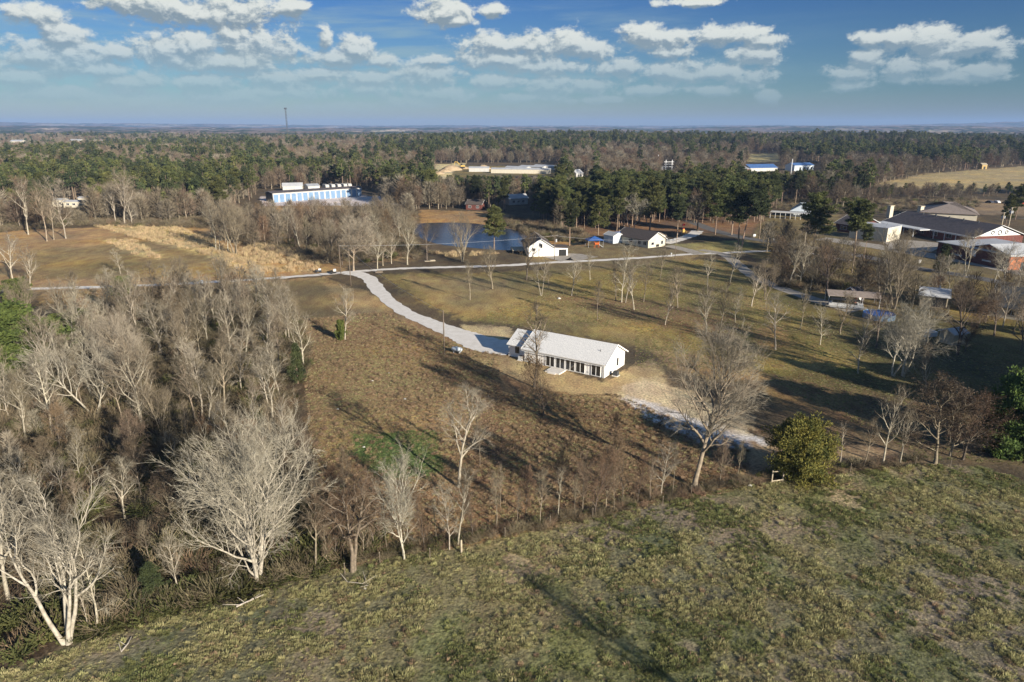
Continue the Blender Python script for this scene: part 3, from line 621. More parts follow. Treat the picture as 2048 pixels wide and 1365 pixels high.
def lod_bare(name, seed, mc, w=.055, n=330):
    rnd = random.Random(seed); T = MB(); C = MB(); T.tube([(0, 0, -.3), (.1, 0, 4), (0, .1, 9.5)], [.2, .15, .04], 4, False)
    for i in range(n):
        t = .28 + .70 * rnd.random(); g = rnd.uniform(0, 6.28); r = 3.6 * math.sin(math.pi * (t * .82 + .12)) ** .6 * rnd.random() ** .5
        p = Vector((math.cos(g) * r * .5, math.sin(g) * r * .5, 12 * (t - .12))); d = Vector((math.cos(g) * r * .55, math.sin(g) * r * .55, rnd.uniform(.8, 2.2)))
        s = Vector((-math.sin(g), math.cos(g), rnd.uniform(-.5, .5))) * w * rnd.uniform(.5, 1.6); C.add((p - s, p + s, p + d), ((0, 1, 2),))
        s2 = d.cross(s).normalized() * w; C.add((p - s2, p + s2, p + d), ((0, 1, 2),))
    return [T.mesh(name + '_t', M['bark_tan']), C.mesh(name + '_c', M[mc])]
def lod_pine(name, seed, mc, R=3.3):
    rng = np.random.default_rng(seed); rnd = random.Random(seed); T = MB(); T.tube([(0, 0, -.3), (0, 0, 16)], [.25, .08], 4, False); P = []; D = []
    for i in range(26):
        t = rnd.random(); g = rnd.uniform(0, 6.28); r = R * math.sin(math.pi * (.18 + .78 * t)) ** .7 * rnd.uniform(.4, 1); c = np.array((math.cos(g) * r * .8, math.sin(g) * r * .8, 8 + 9.5 * t))
        q = rng.normal(0, 1, (26, 3)); q /= np.linalg.norm(q, axis=1)[:, None]; P.append(c + q * rng.uniform(.3, 1, (26, 1)) * np.array((1.05, 1.05, .6))); D.append(q + np.array((0, 0, .4)))
    V = tufts(None, np.concatenate(P), np.concatenate(D), .85, .28, rng, 1)
    return [T.mesh(name + '_t', M['bark_pine']), quadmesh(name + '_c', V, M[mc])]
def join_me(name, ms):
    V = []; Fs = []; mi = []; n = 0; out = bpy.data.meshes.new(name)
    for k, m in enumerate(ms):
        V += [tuple(v.co) for v in m.vertices]; Fs += [tuple(i + n for i in p.vertices) for p in m.polygons]; mi += [k] * len(m.polygons); n = len(V)
    out.from_pydata(V, [], Fs)
    for m in ms: out.materials.append(m.materials[0])
    out.polygons.foreach_set('material_index', mi); return out
def lib_coll(name, meshes):
    c = bpy.data.collections.new(name)
    for i, m in enumerate(meshes):
        o = bpy.data.objects.new('%s_%s' % (name, 'abcdefghijkl'[i]), m); c.objects.link(o)
    return c
def scatter(name, pts, scl, idx, coll, label, cat, tilt=0.0):
    n = len(pts); me = bpy.data.meshes.new(name); me.vertices.add(n); me.vertices.foreach_set('co', np.asarray(pts, np.float32).ravel())
    r = np.zeros((n, 3), np.float32); r[:, 2] = RNG.uniform(0, 6.28, n); r[:, :2] = RNG.normal(0, tilt, (n, 2)) if tilt else 0
    a = me.attributes.new('rot', 'FLOAT_VECTOR', 'POINT'); a.data.foreach_set('vector', r.ravel())
    scl = np.asarray(scl, np.float32); s3 = scl if scl.ndim == 2 else np.repeat(scl[:, None], 3, 1)
    a = me.attributes.new('scl', 'FLOAT_VECTOR', 'POINT'); a.data.foreach_set('vector', s3.astype(np.float32).ravel())
    a = me.attributes.new('idx', 'INT', 'POINT'); a.data.foreach_set('value', np.asarray(idx, np.int32))
    o = put(name, me); md = o.modifiers.new('scatter', 'NODES'); g = bpy.data.node_groups.new(name + '_nodes', 'GeometryNodeTree'); md.node_group = g
    g.interface.new_socket('Geometry', in_out='INPUT', socket_type='NodeSocketGeometry'); g.interface.new_socket('Geometry', in_out='OUTPUT', socket_type='NodeSocketGeometry')
    gi = g.nodes.new('NodeGroupInput'); go = g.nodes.new('NodeGroupOutput'); ip = g.nodes.new('GeometryNodeInstanceOnPoints'); ci = g.nodes.new('GeometryNodeCollectionInfo')
    ci.inputs['Collection'].default_value = coll; ci.inputs['Separate Children'].default_value = True; ci.inputs['Reset Children'].default_value = True
    def na(nm, t):
        q = g.nodes.new('GeometryNodeInputNamedAttribute'); q.data_type = t; q.inputs['Name'].default_value = nm; return q.outputs['Attribute']
    g.links.new(gi.outputs[0], ip.inputs['Points']); g.links.new(ci.outputs[0], ip.inputs['Instance']); ip.inputs['Pick Instance'].default_value = True
    g.links.new(na('idx', 'INT'), ip.inputs['Instance Index']); g.links.new(na('rot', 'FLOAT_VECTOR'), ip.inputs['Rotation']); g.links.new(na('scl', 'FLOAT_VECTOR'), ip.inputs['Scale'])
    g.links.new(ip.outputs[0], go.inputs[0]); return tag(o, label, cat, kind='stuff')

# ------------------------------------------------------------------ trees
TREES = []      # every tree before it is sorted into single things and far-off wood
NAMES = dict(bare='bare_tree', pine='pine_tree', cedar='cedar_tree', evergreen='evergreen_tree', bush='evergreen_bush')
def T_(u, v, vt, var, label, sx=1.0, rz=None, kind=None, cat='tree', group=None, z=0.0):
    x, y = at(u, v); h = top_z(u, v, vt)
    TREES.append(dict(x=x, y=y, z=z, h=h, sx=sx, var=var, rz=random.uniform(0, 6.28) if rz is None else rz, label=label, kind=kind or 'bare', cat=cat, group=group, hand=True))
# foreground wood edge and fence line
T_(135, 1286, 985, 'hero_multi', 'big pale many-stemmed bare tree at the left corner of the near field', .9, 2.3)
T_(197, 1262, 1050, 'slender_c', 'thin pale bare tree just right of the big many-stemmed tree at the left corner', .9)
T_(180, 1262, 1160, 'pole', 'short leaning pale stem between the big many-stemmed tree and its thin neighbour', .9)
T_(20, 1210, 960, 'round_c', 'pale bare tree leaning at the far left edge beside the big many-stemmed tree')
T_(515, 1168, 880, 'hero_dense', 'wide dense whitish bare tree at the wood edge, palest crown of all', .78, .4)
T_(358, 1185, 1045, 'slender_c', 'small crooked pale bare tree standing left of the wide dense whitish tree', .9)
T_(633, 1140, 960, 'slender_b', 'thin grey bare tree in the brambles right of the wide dense whitish tree')
T_(706, 1142, 950, 'hero_broken', 'broken thick-trunked tree with hanging reddish limbs at the near fence line', .95, 1.0)
T_(808, 1119, 925, 'hero_sycamore', 'pale bare tree with leaning white trunk at the fence line left of the bright post', .70, 2.1)
T_(899, 1100, 960, 'slender_c', 'left one of two thin pale trees standing close together behind the fence post', .8)
T_(916, 1090, 935, 'slender_a', 'right one of two thin pale trees standing close together behind the fence post')
T_(918, 975, 780, 'round_c', 'pale tree with a long bare trunk on the brown slope below the green patch', 1.05)
T_(993, 1055, 945, 'slender_b', 'slim sapling on the brown slope just behind the fence line', .9)
T_(1080, 1048, 935, 'slender_b', 'left one of two slim straight saplings on the fence line', .9)
T_(1116, 1036, 925, 'pole', 'right one of two slim straight saplings on the fence line', 1.1)
T_(1190, 1030, 895, 'rust', 'vine-covered rusty brown snag on the fence line left of the large oak', .75)
T_(1245, 1003, 872, 'rust', 'slim reddish bare tree between the vine-covered snag and the large oak', .55)
T_(1322, 990, 882, 'slender_c', 'small pale bare tree on the fence line just left of the large oak', 1.1)
T_(1388, 974, 690, 'hero_oak', 'largest bare oak on the fence line, broad pale crown reaching over bare soil', .90, .9)
T_(1603, 955, 846, 'cedar_gold', 'round golden green cedar standing right of the wooden fence brace', .88, kind='cedar', cat='cedar')
T_(1680, 930, 836, 'pole', 'thin pale sapling just right of the golden cedar', 1.1)
T_(1728, 932, 835, 'slender_b', 'small brown bare tree second to the right of the golden cedar')
T_(1765, 928, 782, 'round_a', 'forked grey bare tree on the field edge between golden cedar and brown-crowned tree', .85)
T_(1800, 925, 800, 'slender_a', 'slim grey bare tree close behind the forked grey one at the field edge')
T_(1870, 928, 768, 'brown', 'wide bushy brown-crowned tree at the right end of the fence line', 1.5)
T_(1900, 912, 790, 'brown', 'brown-crowned tree half hidden between the two larger ones at the fence line end', 1.3)
T_(1925, 920, 775, 'rust', 'second bushy brown-crowned tree, touching the dark green evergreen on its right', 1.15)
T_(2022, 908, 758, 'evergreen_big', 'dense dark green evergreen at the right edge of the photo', 1.0, kind='evergreen', cat='evergreen tree')
T_(1995, 905, 815, 'bush_green', 'small bright green evergreen at the foot of the dark one at the right edge', .8, kind='bush', cat='bush')
# around the white house
T_(1068, 775, 605, 'slender_b', 'tall bare tree standing directly in front of the white house', 1.25)
T_(1087, 832, 715, 'rust', 'thin dark-trunked tree holding dry brown leaves, nearest in front of the white house', 1.0)
T_(690, 680, 575, 'round_c', 'crooked pale tree with an ivy-covered foot left of the driveway', .85)
T_(682, 680, 640, 'bush_green', 'dark ivy mound wrapped round the foot of the crooked pale tree', .45, kind='bush', cat='bush')
T_(596, 768, 685, 'cedar', 'narrow bright green conifer at the edge of the left wood', .62, kind='cedar', cat='conifer')
T_(608, 735, 620, 'round_a', 'grey bare tree at the edge of the left wood behind the narrow green conifer')
# meadow behind the house
MEADOW = [
 (985, 578, 500, 'round_b', 'round bare tree alone in the grass below the lane, left of the white barn'),
 (1053, 560, 470, 'round_dark', 'dark ivy-trunked tree standing in front of the white barn'),
 (1082, 592, 515, 'twostem', 'pale tree with two trunks in the meadow below the white barn'),
 (1098, 580, 525, 'slender_b', 'small dark stem just right of the two-trunked pale tree'),
 (1143, 592, 520, 'round_c', 'open-crowned bare tree with a ball of mistletoe in the meadow'),
 (1231, 602, 520, 'slender_b', 'leftmost stem of the slim tree clump in the middle of the meadow'),
 (1243, 605, 478, 'slender_c', 'tallest pale tree of the slim clump in the middle of the meadow'),
 (1251, 606, 520, 'slender_a', 'slim tree close beside the tallest pale one in the meadow clump'),
 (1268, 620, 530, 'slender_a', 'slim tree standing nearest in the meadow clump'),
 (1287, 604, 518, 'slender_b', 'rightmost slim tree of the meadow clump'),
 (1355, 616, 540, 'round_b', 'bushy round bare tree right of the meadow clump'),
 (1415, 573, 510, 'round_c', 'small bare tree in the grass below the lane junction'),
 (1412, 672, 572, 'round_a', 'grey bare tree with a straight trunk right of the house, left of a close pair'),
 (1439, 670, 562, 'slender_b', 'slimmer tree of the pair standing in the open grass right of the house'),
 (1503, 613, 540, 'round_a', 'round bare tree at the bend of the side road'),
 (1551, 700, 588, 'round_c', 'pale leaning bare tree alone on the sunlit grass right of the house'),
 (1716, 747, 605, 'slender_c', 'tall bare tree with a curved pale trunk on the lower meadow'),
 (1786, 752, 618, 'hero_sycamore', 'pale lichen-grey tree left of the broad white sycamore on the lower meadow'),
 (1806, 753, 592, 'hero_sycamore', 'broad whitish sycamore leaning right on the lower meadow'),
 (1752, 697, 588, 'round_dark', 'dark-trunked tree behind the curved pale tree on the lower meadow'),
 (1915, 710, 580, 'round_dark', 'large dark bare tree with forked trunk near the little shed'),
 (1930, 705, 600, 'rust', 'brown-twigged tree beside the large dark forked tree near the shed'),
 (1988, 672, 585, 'round_dark', 'dark leaning tree in front of the charcoal roofed house'),
 (2026, 668, 590, 'slender_b', 'thin tree with brown twigs at the right edge below the charcoal roof'),
 (2041, 703, 600, 'round_b', 'bare tree at the right edge above the dark shaded grass'),
 (1653, 592, 482, 'round_dark', 'large dark-trunked oak beside the carport'),
 (1787, 618, 470, 'vase', 'broad many-branched tree between carport and tan shed'),
 (1765, 600, 505, 'round_a', 'pale crowned tree just behind the broad many-branched one'),
 (1814, 600, 520, 'round_b', 'yellowish bare tree left of the tan shed'),
 (1578, 572, 478, 'slender_a', 'slim tree on the bank of the side road, left of the dark oak'),
 (1600, 572, 478, 'slender_c', 'pale slim tree on the bank of the side road'),
 (1545, 560, 478, 'brown', 'brown tangled tree above the side road'),
 (1618, 588, 500, 'slender_b', 'brown slim tree right beside the side road above the carport'),
 (1930, 552, 460, 'twostem', 'tall two-trunked bare tree in front of the brick building'),
 (1990, 560, 495, 'round_c', 'small open bare tree between the road and the brick building'),
 (2010, 590, 480, 'hero_sycamore', 'broad pale tree in front of the orange brick end'),
 (1800, 520, 460, 'vase', 'rounded bare tree in the school drive in front of the white columns'),
 (1530, 600, 520, 'vase', 'wide grey tree beside the upper bend of the side road'),
 (1560, 500, 430, 'slender_c', 'thin bare tree on the lawn left of the two tall pines')]
MEADOW += [(1195, 640, 560, 'slender_b', 'slim grey tree in the open grass straight behind the house roof'), (1330, 650, 575, 'slender_a', 'slim tree in the meadow midway between the clump and the straight-trunked pair'),
 (1470, 645, 570, 'slender_c', 'pale slim tree left of the side road bend on the meadow'), (1600, 660, 575, 'slender_b', 'slim tree on the meadow below the carport'), (1640, 690, 600, 'slender_c', 'pale slim tree below and left of the carport'),
 (1680, 668, 590, 'round_b', 'bushy grey tree in the shaded grass below the carport'), (1850, 690, 590, 'round_c', 'pale open tree between broad sycamore and little grey shed'), (1850, 800, 690, 'slender_a', 'slim tree in the dark shade right of the broad sycamore'),
 (1320, 560, 490, 'slender_b', 'slim tree beside the lane below the cream house'), (1180, 560, 500, 'slender_a', 'slim tree below the lane in front of the barn forecourt'), (940, 600, 520, 'slender_b', 'slim brown tree in the tan grass right of the driveway'), (1460, 565, 490, 'round_c', 'open pale tree close to the side road top')]
for m in MEADOW: T_(*m)
# pond and lane
POND = [
 (925, 524, 432, 'vase', 'wide vase-shaped bare tree with light branches in front of the pond'),
 (815, 530, 440, 'round_a', 'bare tree with a white-painted trunk left of the pond'),
 (766, 532, 448, 'round_b', 'grey bare tree in the lane group, second left of the pond'),
 (783, 528, 455, 'slender_c', 'slim pale trunk between two grey trees left of the pond'),
 (755, 538, 470, 'round_c', 'pale tree nearest the lane in the group left of the pond'),
 (854, 520, 452, 'round_dark', 'dark tree against the left bank of the pond'),
 (707, 542, 440, 'hero_oak', 'broad grey tree behind the lane junction poles'),
 (658, 527, 442, 'vase', 'broad vase-shaped tree left of the lane junction poles'),
 (685, 530, 470, 'round_dark', 'dark tree between the two broad trees at the lane junction'),
 (600, 500, 410, 'slender_a', 'slim pale tree in the scrub left of the lane junction'),
 (613, 508, 430, 'slender_b', 'brown slim tree beside a pale one in the scrub'),
 (575, 470, 410, 'round_c', 'pale bare tree below the blue-doored storage building'),
 (635, 470, 400, 'round_b', 'bushy tree below the middle of the blue-doored storage building'),
 (690, 480, 402, 'round_b', 'light crowned tree below the right end of the storage building'),
 (740, 475, 415, 'round_a', 'grey tree right of the storage building in the scrub'),
 (800, 478, 410, 'round_a', 'grey tree in the scrub at the pond upper left corner')]
for m in POND: T_(*m)
T_(988, 500, 412, 'pine_d', 'round pine standing by the pond behind the white barn', 1.25, kind='pine', cat='pine')
LF = [(57, 470, 352, 'slender_a', 'tall pale tree leftmost on the back edge of the tan field'), (94, 483, 360, 'slender_b', 'slim tree second from the left on the back edge of the tan field'),
 (108, 480, 375, 'slender_b', 'dark slim stem between two taller trunks on the tan field edge'), (132, 478, 348, 'slender_c', 'tall white trunk right of the other trunks on the tan field corner'),
 (250, 452, 345, 'round_a', 'tall pale forked tree above the golden reeds'), (232, 448, 362, 'slender_a', 'slim pale tree left of the tall forked one above the golden reeds'),
 (264, 450, 365, 'slender_c', 'slim tree right of the tall forked one above the golden reeds'),
 (432, 503, 388, 'slender_c', 'tall leftmost white trunk at the reed patch end'), (439, 503, 430, 'slender_a', 'short stem beside the tall white trunk at the reed patch end'),
 (456, 506, 398, 'slender_c', 'leaning white trunk in the reed patch end group'), (471, 510, 400, 'vase', 'many-stemmed pale tree rightmost in the reed patch end group'),
 (241, 548, 495, 'slender_c', 'tiny bare tree alone in the tan field'),
 (372, 596, 520, 'round_b', 'hazy bare tree standing across the gravel lane from the tan field'),
 (28, 570, 470, 'round_c', 'pale bare tree on the far left beside the tan field'), (62, 580, 500, 'round_a', 'pale bare tree right of another at the far left of the tan field'),
 (52, 650, 560, 'vase', 'large pale vase-shaped tree at the left edge over the evergreens')]
for m in LF: T_(*m)
T_(247, 592, 553, 'bush_green', 'round bright green bush beside the gravel lane', 1.0, kind='bush', cat='bush')
T_(25, 745, 615, 'evergreen_bright', 'big bright green evergreen at the left edge of the wood', 1.45, kind='evergreen', cat='evergreen tree')
T_(160, 672, 618, 'bush_green', 'right one of two green evergreens in the upper left of the wood', .9, kind='bush', cat='bush')
T_(118, 668, 628, 'bush_green', 'left one of two green evergreens in the upper left of the wood', .9, kind='bush', cat='bush')
T_(35, 600, 558, 'bush_green', 'green evergreen behind the pale trees at the left edge', 1.1, kind='bush', cat='bush')
T_(310, 1195, 1125, 'cedar', 'dark green evergreen thicket at the near wood edge above a fallen log', 1.1, kind='bush', cat='bush')

WD = [(190, 835, 670, 'hero_sycamore', .85, 'tall white-trunked tree in the middle of the upper left wood'), (282, 800, 640, 'hero_oak', .8, 'broad pale tree in the centre of the upper left wood'), (405, 842, 685, 'slender_c', 1.1, 'straight white trunk with side branches right of centre in the wood'),
      (322, 858, 765, 'vase', 1.1, 'low pale fan-shaped tree above the dark hollow in the wood'), (52, 880, 745, 'slender_a', 1.1, 'slim pale tree above the dark hollow at the left'), (104, 872, 705, 'slender_c', 1.1, 'tall pale tree above the dark hollow at the left'), (62, 870, 740, 'slender_b', 1, 'tan slim tree close to a pale one at the left'),
      (270, 655, 580, 'vase', 1.1, 'vase-shaped pale tree near the lane in the upper wood'), (490, 655, 560, 'round_c', .9, 'pale tree near the lane right of centre in the upper wood'), (375, 670, 585, 'brown', 1.1, 'brown broad-crowned tree near the lane in the upper wood'), (430, 650, 545, 'slender_a', 1, 'grey slim tree with its top over the lane'),
      (545, 900, 800, 'slender_b', .8, 'thin stem in the brown thicket at the right margin of the wood'), (575, 905, 790, 'slender_b', .8, 'slim straight stem at the outer right margin of the wood'), (590, 895, 805, 'pole', 1, 'thinnest pale stem at the outer right margin of the wood'), (480, 940, 800, 'round_c', 1, 'pale branching tree behind the wide whitish tree')]
for u_, v_, vt_, var_, sx_, lb_ in WD: T_(u_, v_, vt_, var_, lb_, sx_)
# single pines
PN = [(1139, 492, 402, 'pine_c', 1.05, 'slim pine with a long bare trunk left of the blue canopy'), (1195, 482, 392, 'pine_d', 1.3, 'pine standing behind the blue canopy'),
 (1233, 466, 365, 'pine_a', .9, 'left one of two tall pines behind the cream house'), (1238, 463, 355, 'pine_b', .9, 'right one of two tall pines behind the cream house'),
 (1299, 463, 355, 'pine_d', 1.25, 'tall pine with a pale trunk behind the cream house roof'), (1354, 477, 390, 'pine_c', 1.2, 'bushy pine rising by the curved drive'),
 (1430, 470, 378, 'pine_a', 1.3, 'pine left of the paved road'), (1463, 470, 365, 'pine_b', 1.3, 'leaning pine left of the paved road'), (1477, 490, 370, 'pine_a', 1.3, 'tall pine at the lane junction lawn'),
 (1484, 493, 380, 'pine_e', 1.3, 'pine closest to the lane junction lawn'), (1518, 478, 375, 'pine_c', 1.2, 'pine at the right end of the grove by the paved road'),
 (1626, 505, 385, 'pine_d', 1.35, 'dense dark pine on the lawn in front of the school'), (1708, 520, 400, 'pine_b', 1.6, 'large spreading pine beside the cream school front'),
 (1727, 518, 450, 'pine_e', 1.1, 'small pine beneath the large spreading pine'), (2008, 462, 388, 'pine_d', .8, 'dark pine behind the transformer poles'), (2030, 440, 372, 'pine_a', 1.1, 'tall dark pine at the right edge behind the parking')]
for u, v, vt, var, sx, lb in PN: T_(u, v, vt, var, lb, sx, kind='pine', cat='pine')
T_(1882, 546, 487, 'cedar', 'small dark cedar with a white-painted trunk by the road', 1.0, kind='cedar', cat='cedar')
T_(1264, 464, 383, 'hero_sycamore', 'white-limbed bare tree between the pines behind the cream house', 1.0)
T_(1395, 463, 385, 'round_dark', 'dark spreading bare tree among the pines by the paved road', 1.1)

SAPL = [(655, 1128, 1010, 'brown'), (672, 1120, 985, 'rust'), (728, 1112, 1000, 'brown'), (748, 1100, 975, 'rust'), (775, 1105, 1000, 'slender_b'), (848, 1095, 985, 'rust'), (872, 1080, 1000, 'slender_b'), (945, 1072, 985, 'rust'), (1035, 1050, 975, 'slender_b'),
      (1052, 1030, 940, 'rust'), (1150, 1035, 945, 'slender_b'), (1165, 1022, 915, 'brown'), (1212, 1015, 900, 'brown'), (1228, 1022, 930, 'slender_b'), (1275, 1005, 920, 'rust'), (1300, 1000, 905, 'slender_b'), (1345, 985, 890, 'slender_b'), (1440, 965, 880, 'brown'), (1475, 955, 880, 'slender_b'), (1000, 1015, 930, 'slender_b'), (1120, 985, 900, 'brown'),
      (960, 930, 835, 'slender_b'), (1230, 900, 830, 'rust'), (660, 1040, 930, 'rust'), (690, 1000, 905, 'brown')]
for i_, (u_, v_, vt_, var_) in enumerate(SAPL):
    T_(u_, v_, vt_, var_, 'thin %s sapling %s' % ('rusty' if var_ == 'rust' else ('bushy brown' if var_ == 'brown' else 'grey'), ('in the brambles left of the broken tree', 'left of the white leaning trunk', 'right of the white leaning trunk', 'behind the two close thin trees', 'between the two slim saplings and the snag', 'behind the vine-covered snag', 'beside the large oak', 'on the brown slope above the fence')[0 if u_ < 700 else 1 if u_ < 790 else 2 if u_ < 880 else 3 if u_ < 1040 and v_ > 1000 else 7 if v_ < 990 and u_ < 1250 else 4 if u_ < 1160 else 5 if u_ < 1290 else 6]), .6, group='saplings of the fence line')
def keep(u, v, vt):                       # True when a scattered tree would hide a thing that the photo shows
    for (u0, v0, u1, v1, vb) in CLEAR:
        if u0 - 8 < u < u1 + 8 and vt < v1 - (v1 - v0) * .25 and v > vb - 2: return True
    return False
CLEAR = [(535, 368, 728, 408, 405), (105, 396, 178, 413, 420), (875, 330, 1110, 356, 356), (1490, 326, 1640, 345, 345), (1150, 343, 1170, 356, 352), (1325, 318, 1345, 345, 345), (1745, 335, 2048, 372, 372),
         (1545, 410, 1640, 440, 432), (1660, 425, 1900, 470, 470), (1020, 398, 1060, 410, 408), (835, 452, 1060, 500, 500), (930, 398, 965, 420, 418)]
TL = [(-700, 470), (0, 462), (150, 450), (340, 446), (420, 440), (520, 392), (745, 392), (765, 408), (840, 425), (1000, 428), (1060, 450), (1120, 458), (1200, 462), (1340, 445), (1500, 452), (1540, 440), (1560, 408), (1700, 412), (1800, 402), (1960, 398), (2048, 402), (2700, 410)]
def tl(u):
    for (a, b), (c, d) in zip(TL, TL[1:]):
        if a <= u <= c: return b + (d - b) * (u - a) / (c - a)
    return 400
OPENP = [[(520, 380), (760, 378), (760, 412), (520, 415)], [(865, 330), (1120, 330), (1120, 358), (865, 366)], [(1490, 316), (1560, 316), (1560, 345), (1490, 345)], [(1585, 330), (1640, 330), (1640, 345), (1585, 345)],
         [(1740, 375), (1850, 352), (2048, 334), (2700, 325), (2700, 385), (2048, 385), (1950, 388)], [(1950, 395), (2500, 395), (2500, 450), (1950, 440)], [(840, 418), (1040, 425), (1100, 460), (840, 450)], [(1320, 335), (1350, 335), (1350, 348), (1320, 348)], [(100, 402), (185, 402), (185, 420), (100, 420)]]
PINEP = [[(-600, 330), (0, 320), (100, 327), (60, 297), (190, 282), (290, 279), (457, 267), (512, 276), (560, 300), (620, 305), (640, 340), (690, 380), (512, 376), (293, 364), (146, 352), (0, 358), (-600, 370)],
         [(730, 275), (980, 262), (1250, 258), (1480, 262), (1480, 288), (1200, 285), (1100, 300), (1150, 330), (1060, 345), (860, 335), (860, 300), (740, 300)],
         [(1480, 270), (1640, 264), (2048, 258), (2700, 258), (2700, 320), (2048, 322), (1850, 325), (1760, 335), (1650, 315), (1500, 300)],
         [(990, 350), (1240, 340), (1400, 335), (1520, 355), (1545, 400), (1520, 445), (1100, 440), (990, 400)], [(780, 345), (880, 345), (880, 400), (800, 405)], [(620, 320), (780, 320), (860, 350), (790, 372), (640, 365)],
         [(1985, 340), (2700, 340), (2700, 420), (1985, 430)], [(530, 395), (580, 395), (580, 430), (530, 430)], [(725, 402), (810, 402), (810, 430), (725, 430)], [(1840, 370), (1930, 370), (1930, 400), (1840, 400)]]
def fill_forest():
    rnd = random.Random(99); r = 262.0
    while r < 2650:
        st = 6.0 if r < 420 else (7.5 if r < 700 else (10 if r < 1200 else 13.5))
        n = int(r * math.radians(86) / st)
        for i in range(n):
            a = math.radians(-43) + math.radians(86) * (i + rnd.random()) / n; rr = r + rnd.uniform(-.5, .5) * st * 1.4
            x = rr * math.sin(a); y = rr * math.cos(a); u, v = project(x, y, 0.0); u = float(u); v = float(v)
            tlv = tl(u) + (float(vnoise(x / 14, y / 14, 4)) - .5) * 7
            if v > tlv: continue
            if any(inpoly(np.array([u]), np.array([v]), p)[0] for p in OPENP): continue
            z = float(terrain(x, y)); big = 1 if r < 700 else 1.12
            hv = .72 + .5 * float(fbm(x / 40, y / 40, 18, 3)); hp = rnd.uniform(12.5, 20) * big * hv; vt = float(project(x, y, z + hp * .85)[1])
            cl_ = float(fbm(x / 55, y / 75, 8, 3)); pp = (.14 + .76 * float(sstep(cl_, .42, .53))) if any(inpoly(np.array([u]), np.array([vt]), p)[0] for p in PINEP) else .04 + .40 * (cl_ > .58)
            if r > 620: pp *= .78
            if 980 < u < 1560 and v > 395: pp = .8
            isp = rnd.random() < pp
            h = hp if isp else rnd.uniform(9.0, 15.5) * big * (hv + .06)
            vt = float(project(x, y, z + h)[1])
            if keep(u, v, vt):
                h2 = h * .45
                if keep(u, v, float(project(x, y, z + h2)[1])): continue
                h = h2
            far = y > 560
            if isp: lb, gp = ('green pine in the far pine woods toward the horizon', 'pines of the far woods') if far else (('green pine in the grove behind the cream house', 'pines of the grove behind the houses') if 980 < u < 1560 else ('green pine in the belt of woods beyond the tan field and storage building', 'pines of the middle woods'))
            else: lb, gp = ('bare tree in the far woods toward the horizon', 'bare trees of the far woods') if far else (('bare tree in the brown woods behind the school', 'bare trees behind the school') if u > 1500 else (('bare tree in the tree belt behind the tan field', 'bare trees behind the tan field') if u < 640 else ('bare tree in the woods between pond and storage rows', 'bare trees beyond the pond')))
            var = rnd.choice(['pine_a', 'pine_b', 'pine_c', 'pine_d', 'pine_e']) if isp else rnd.choice(['slender_a', 'slender_b', 'slender_c', 'round_a', 'round_b', 'round_c', 'brown', 'brown', 'rust', 'round_dark'])
            TREES.append(dict(x=x, y=y, z=z, h=h, sx=rnd.uniform(.9, 1.3) if isp else rnd.uniform(.95, 1.35), var=var, rz=rnd.uniform(0, 6.28), label=lb, kind='pine' if isp else 'bare', cat='pine' if isp else 'tree', group=gp))
        r += st * .95
def fill_poly(pix, step, hr, vars_, label, group, rnd, skip=None, ground=None, kind='bare', cat='tree'):
    P = ground or gpoly(pix); xs = [p[0] for p in P]; ys = [p[1] for p in P]; x = min(xs)
    while x < max(xs):
        y = min(ys)
        while y < max(ys):
            px, py = x + rnd.uniform(-.5, .5) * step * 1.1, y + rnd.uniform(-.5, .5) * step * 1.1; y += step
            if not inpoly(np.array([px]), np.array([py]), P)[0]: continue
            u, v = project(px, py, 0.0)
            if skip and skip(float(u), float(v)): continue
            h = rnd.uniform(*hr)
            if keep(float(u), float(v), float(project(px, py, h)[1])): continue
            TREES.append(dict(x=px, y=py, z=0, h=h, sx=rnd.uniform(.85, 1.2), var=rnd.choice(vars_), rz=rnd.uniform(0, 6.28), label=label, kind=kind, cat=cat, group=group))
        x += step
rw = random.Random(5)
fill_poly([(-120, 640), (60, 680), (200, 625), (330, 600), (470, 592), (560, 600), (600, 650), (610, 700), (595, 790), (545, 860), (560, 900), (420, 870), (250, 860), (100, 830), (-150, 880)], 5.8, (8, 12.5), ['slender_a', 'slender_b', 'slender_c', 'round_a', 'round_c', 'slender_a', 'slender_b', 'slender_c'], 'bare tree crowded in the upper part of the left wood', 'bare trees of the left wood', rw, skip=lambda u, v: u < 95 and v < 820)
fill_poly([(-150, 880), (100, 830), (250, 860), (420, 870), (590, 900), (640, 1000), (655, 1060), (640, 1120), (520, 1130), (330, 1170), (150, 1220), (-300, 1300)], 5.9, (4.0, 7.5), ['brown', 'rust', 'round_c', 'slender_b', 'brown', 'slender_c'], 'bare brown tree in the tangled lower part of the left wood', 'tangled trees of the left wood', rw, skip=lambda u, v: 400 < u < 620 and v > 1000 or (v > 1130 and u < 260))
fill_poly([(400, 440), (560, 425), (830, 430), (830, 470), (700, 500), (500, 500), (430, 480)], 8.5, (7, 12), ['slender_a', 'slender_b', 'round_a', 'brown', 'rust'], 'bare tree in the scrub between storage building and lane', 'bare trees in the scrub above the lane', rw)
fill_poly([(1110, 457), (1200, 461), (1330, 446), (1500, 452), (1545, 425), (1500, 398), (1100, 400)], 7.5, (14, 20), ['pine_a', 'pine_b', 'pine_c', 'pine_d'], 'pine of the dense grove behind the cream house', 'pines of the grove behind the houses', rw, kind='pine', cat='pine')
fill_poly([(1520, 480), (1700, 540), (1800, 570), (2048, 600), (2048, 660), (1850, 640), (1650, 590), (1540, 560)], 7.2, (7, 11), ['slender_a', 'round_a', 'brown', 'rust', 'round_c'], 'bare tree among the yards on the right between lane and school', 'bare trees of the yards on the right', rw)
fill_forest()
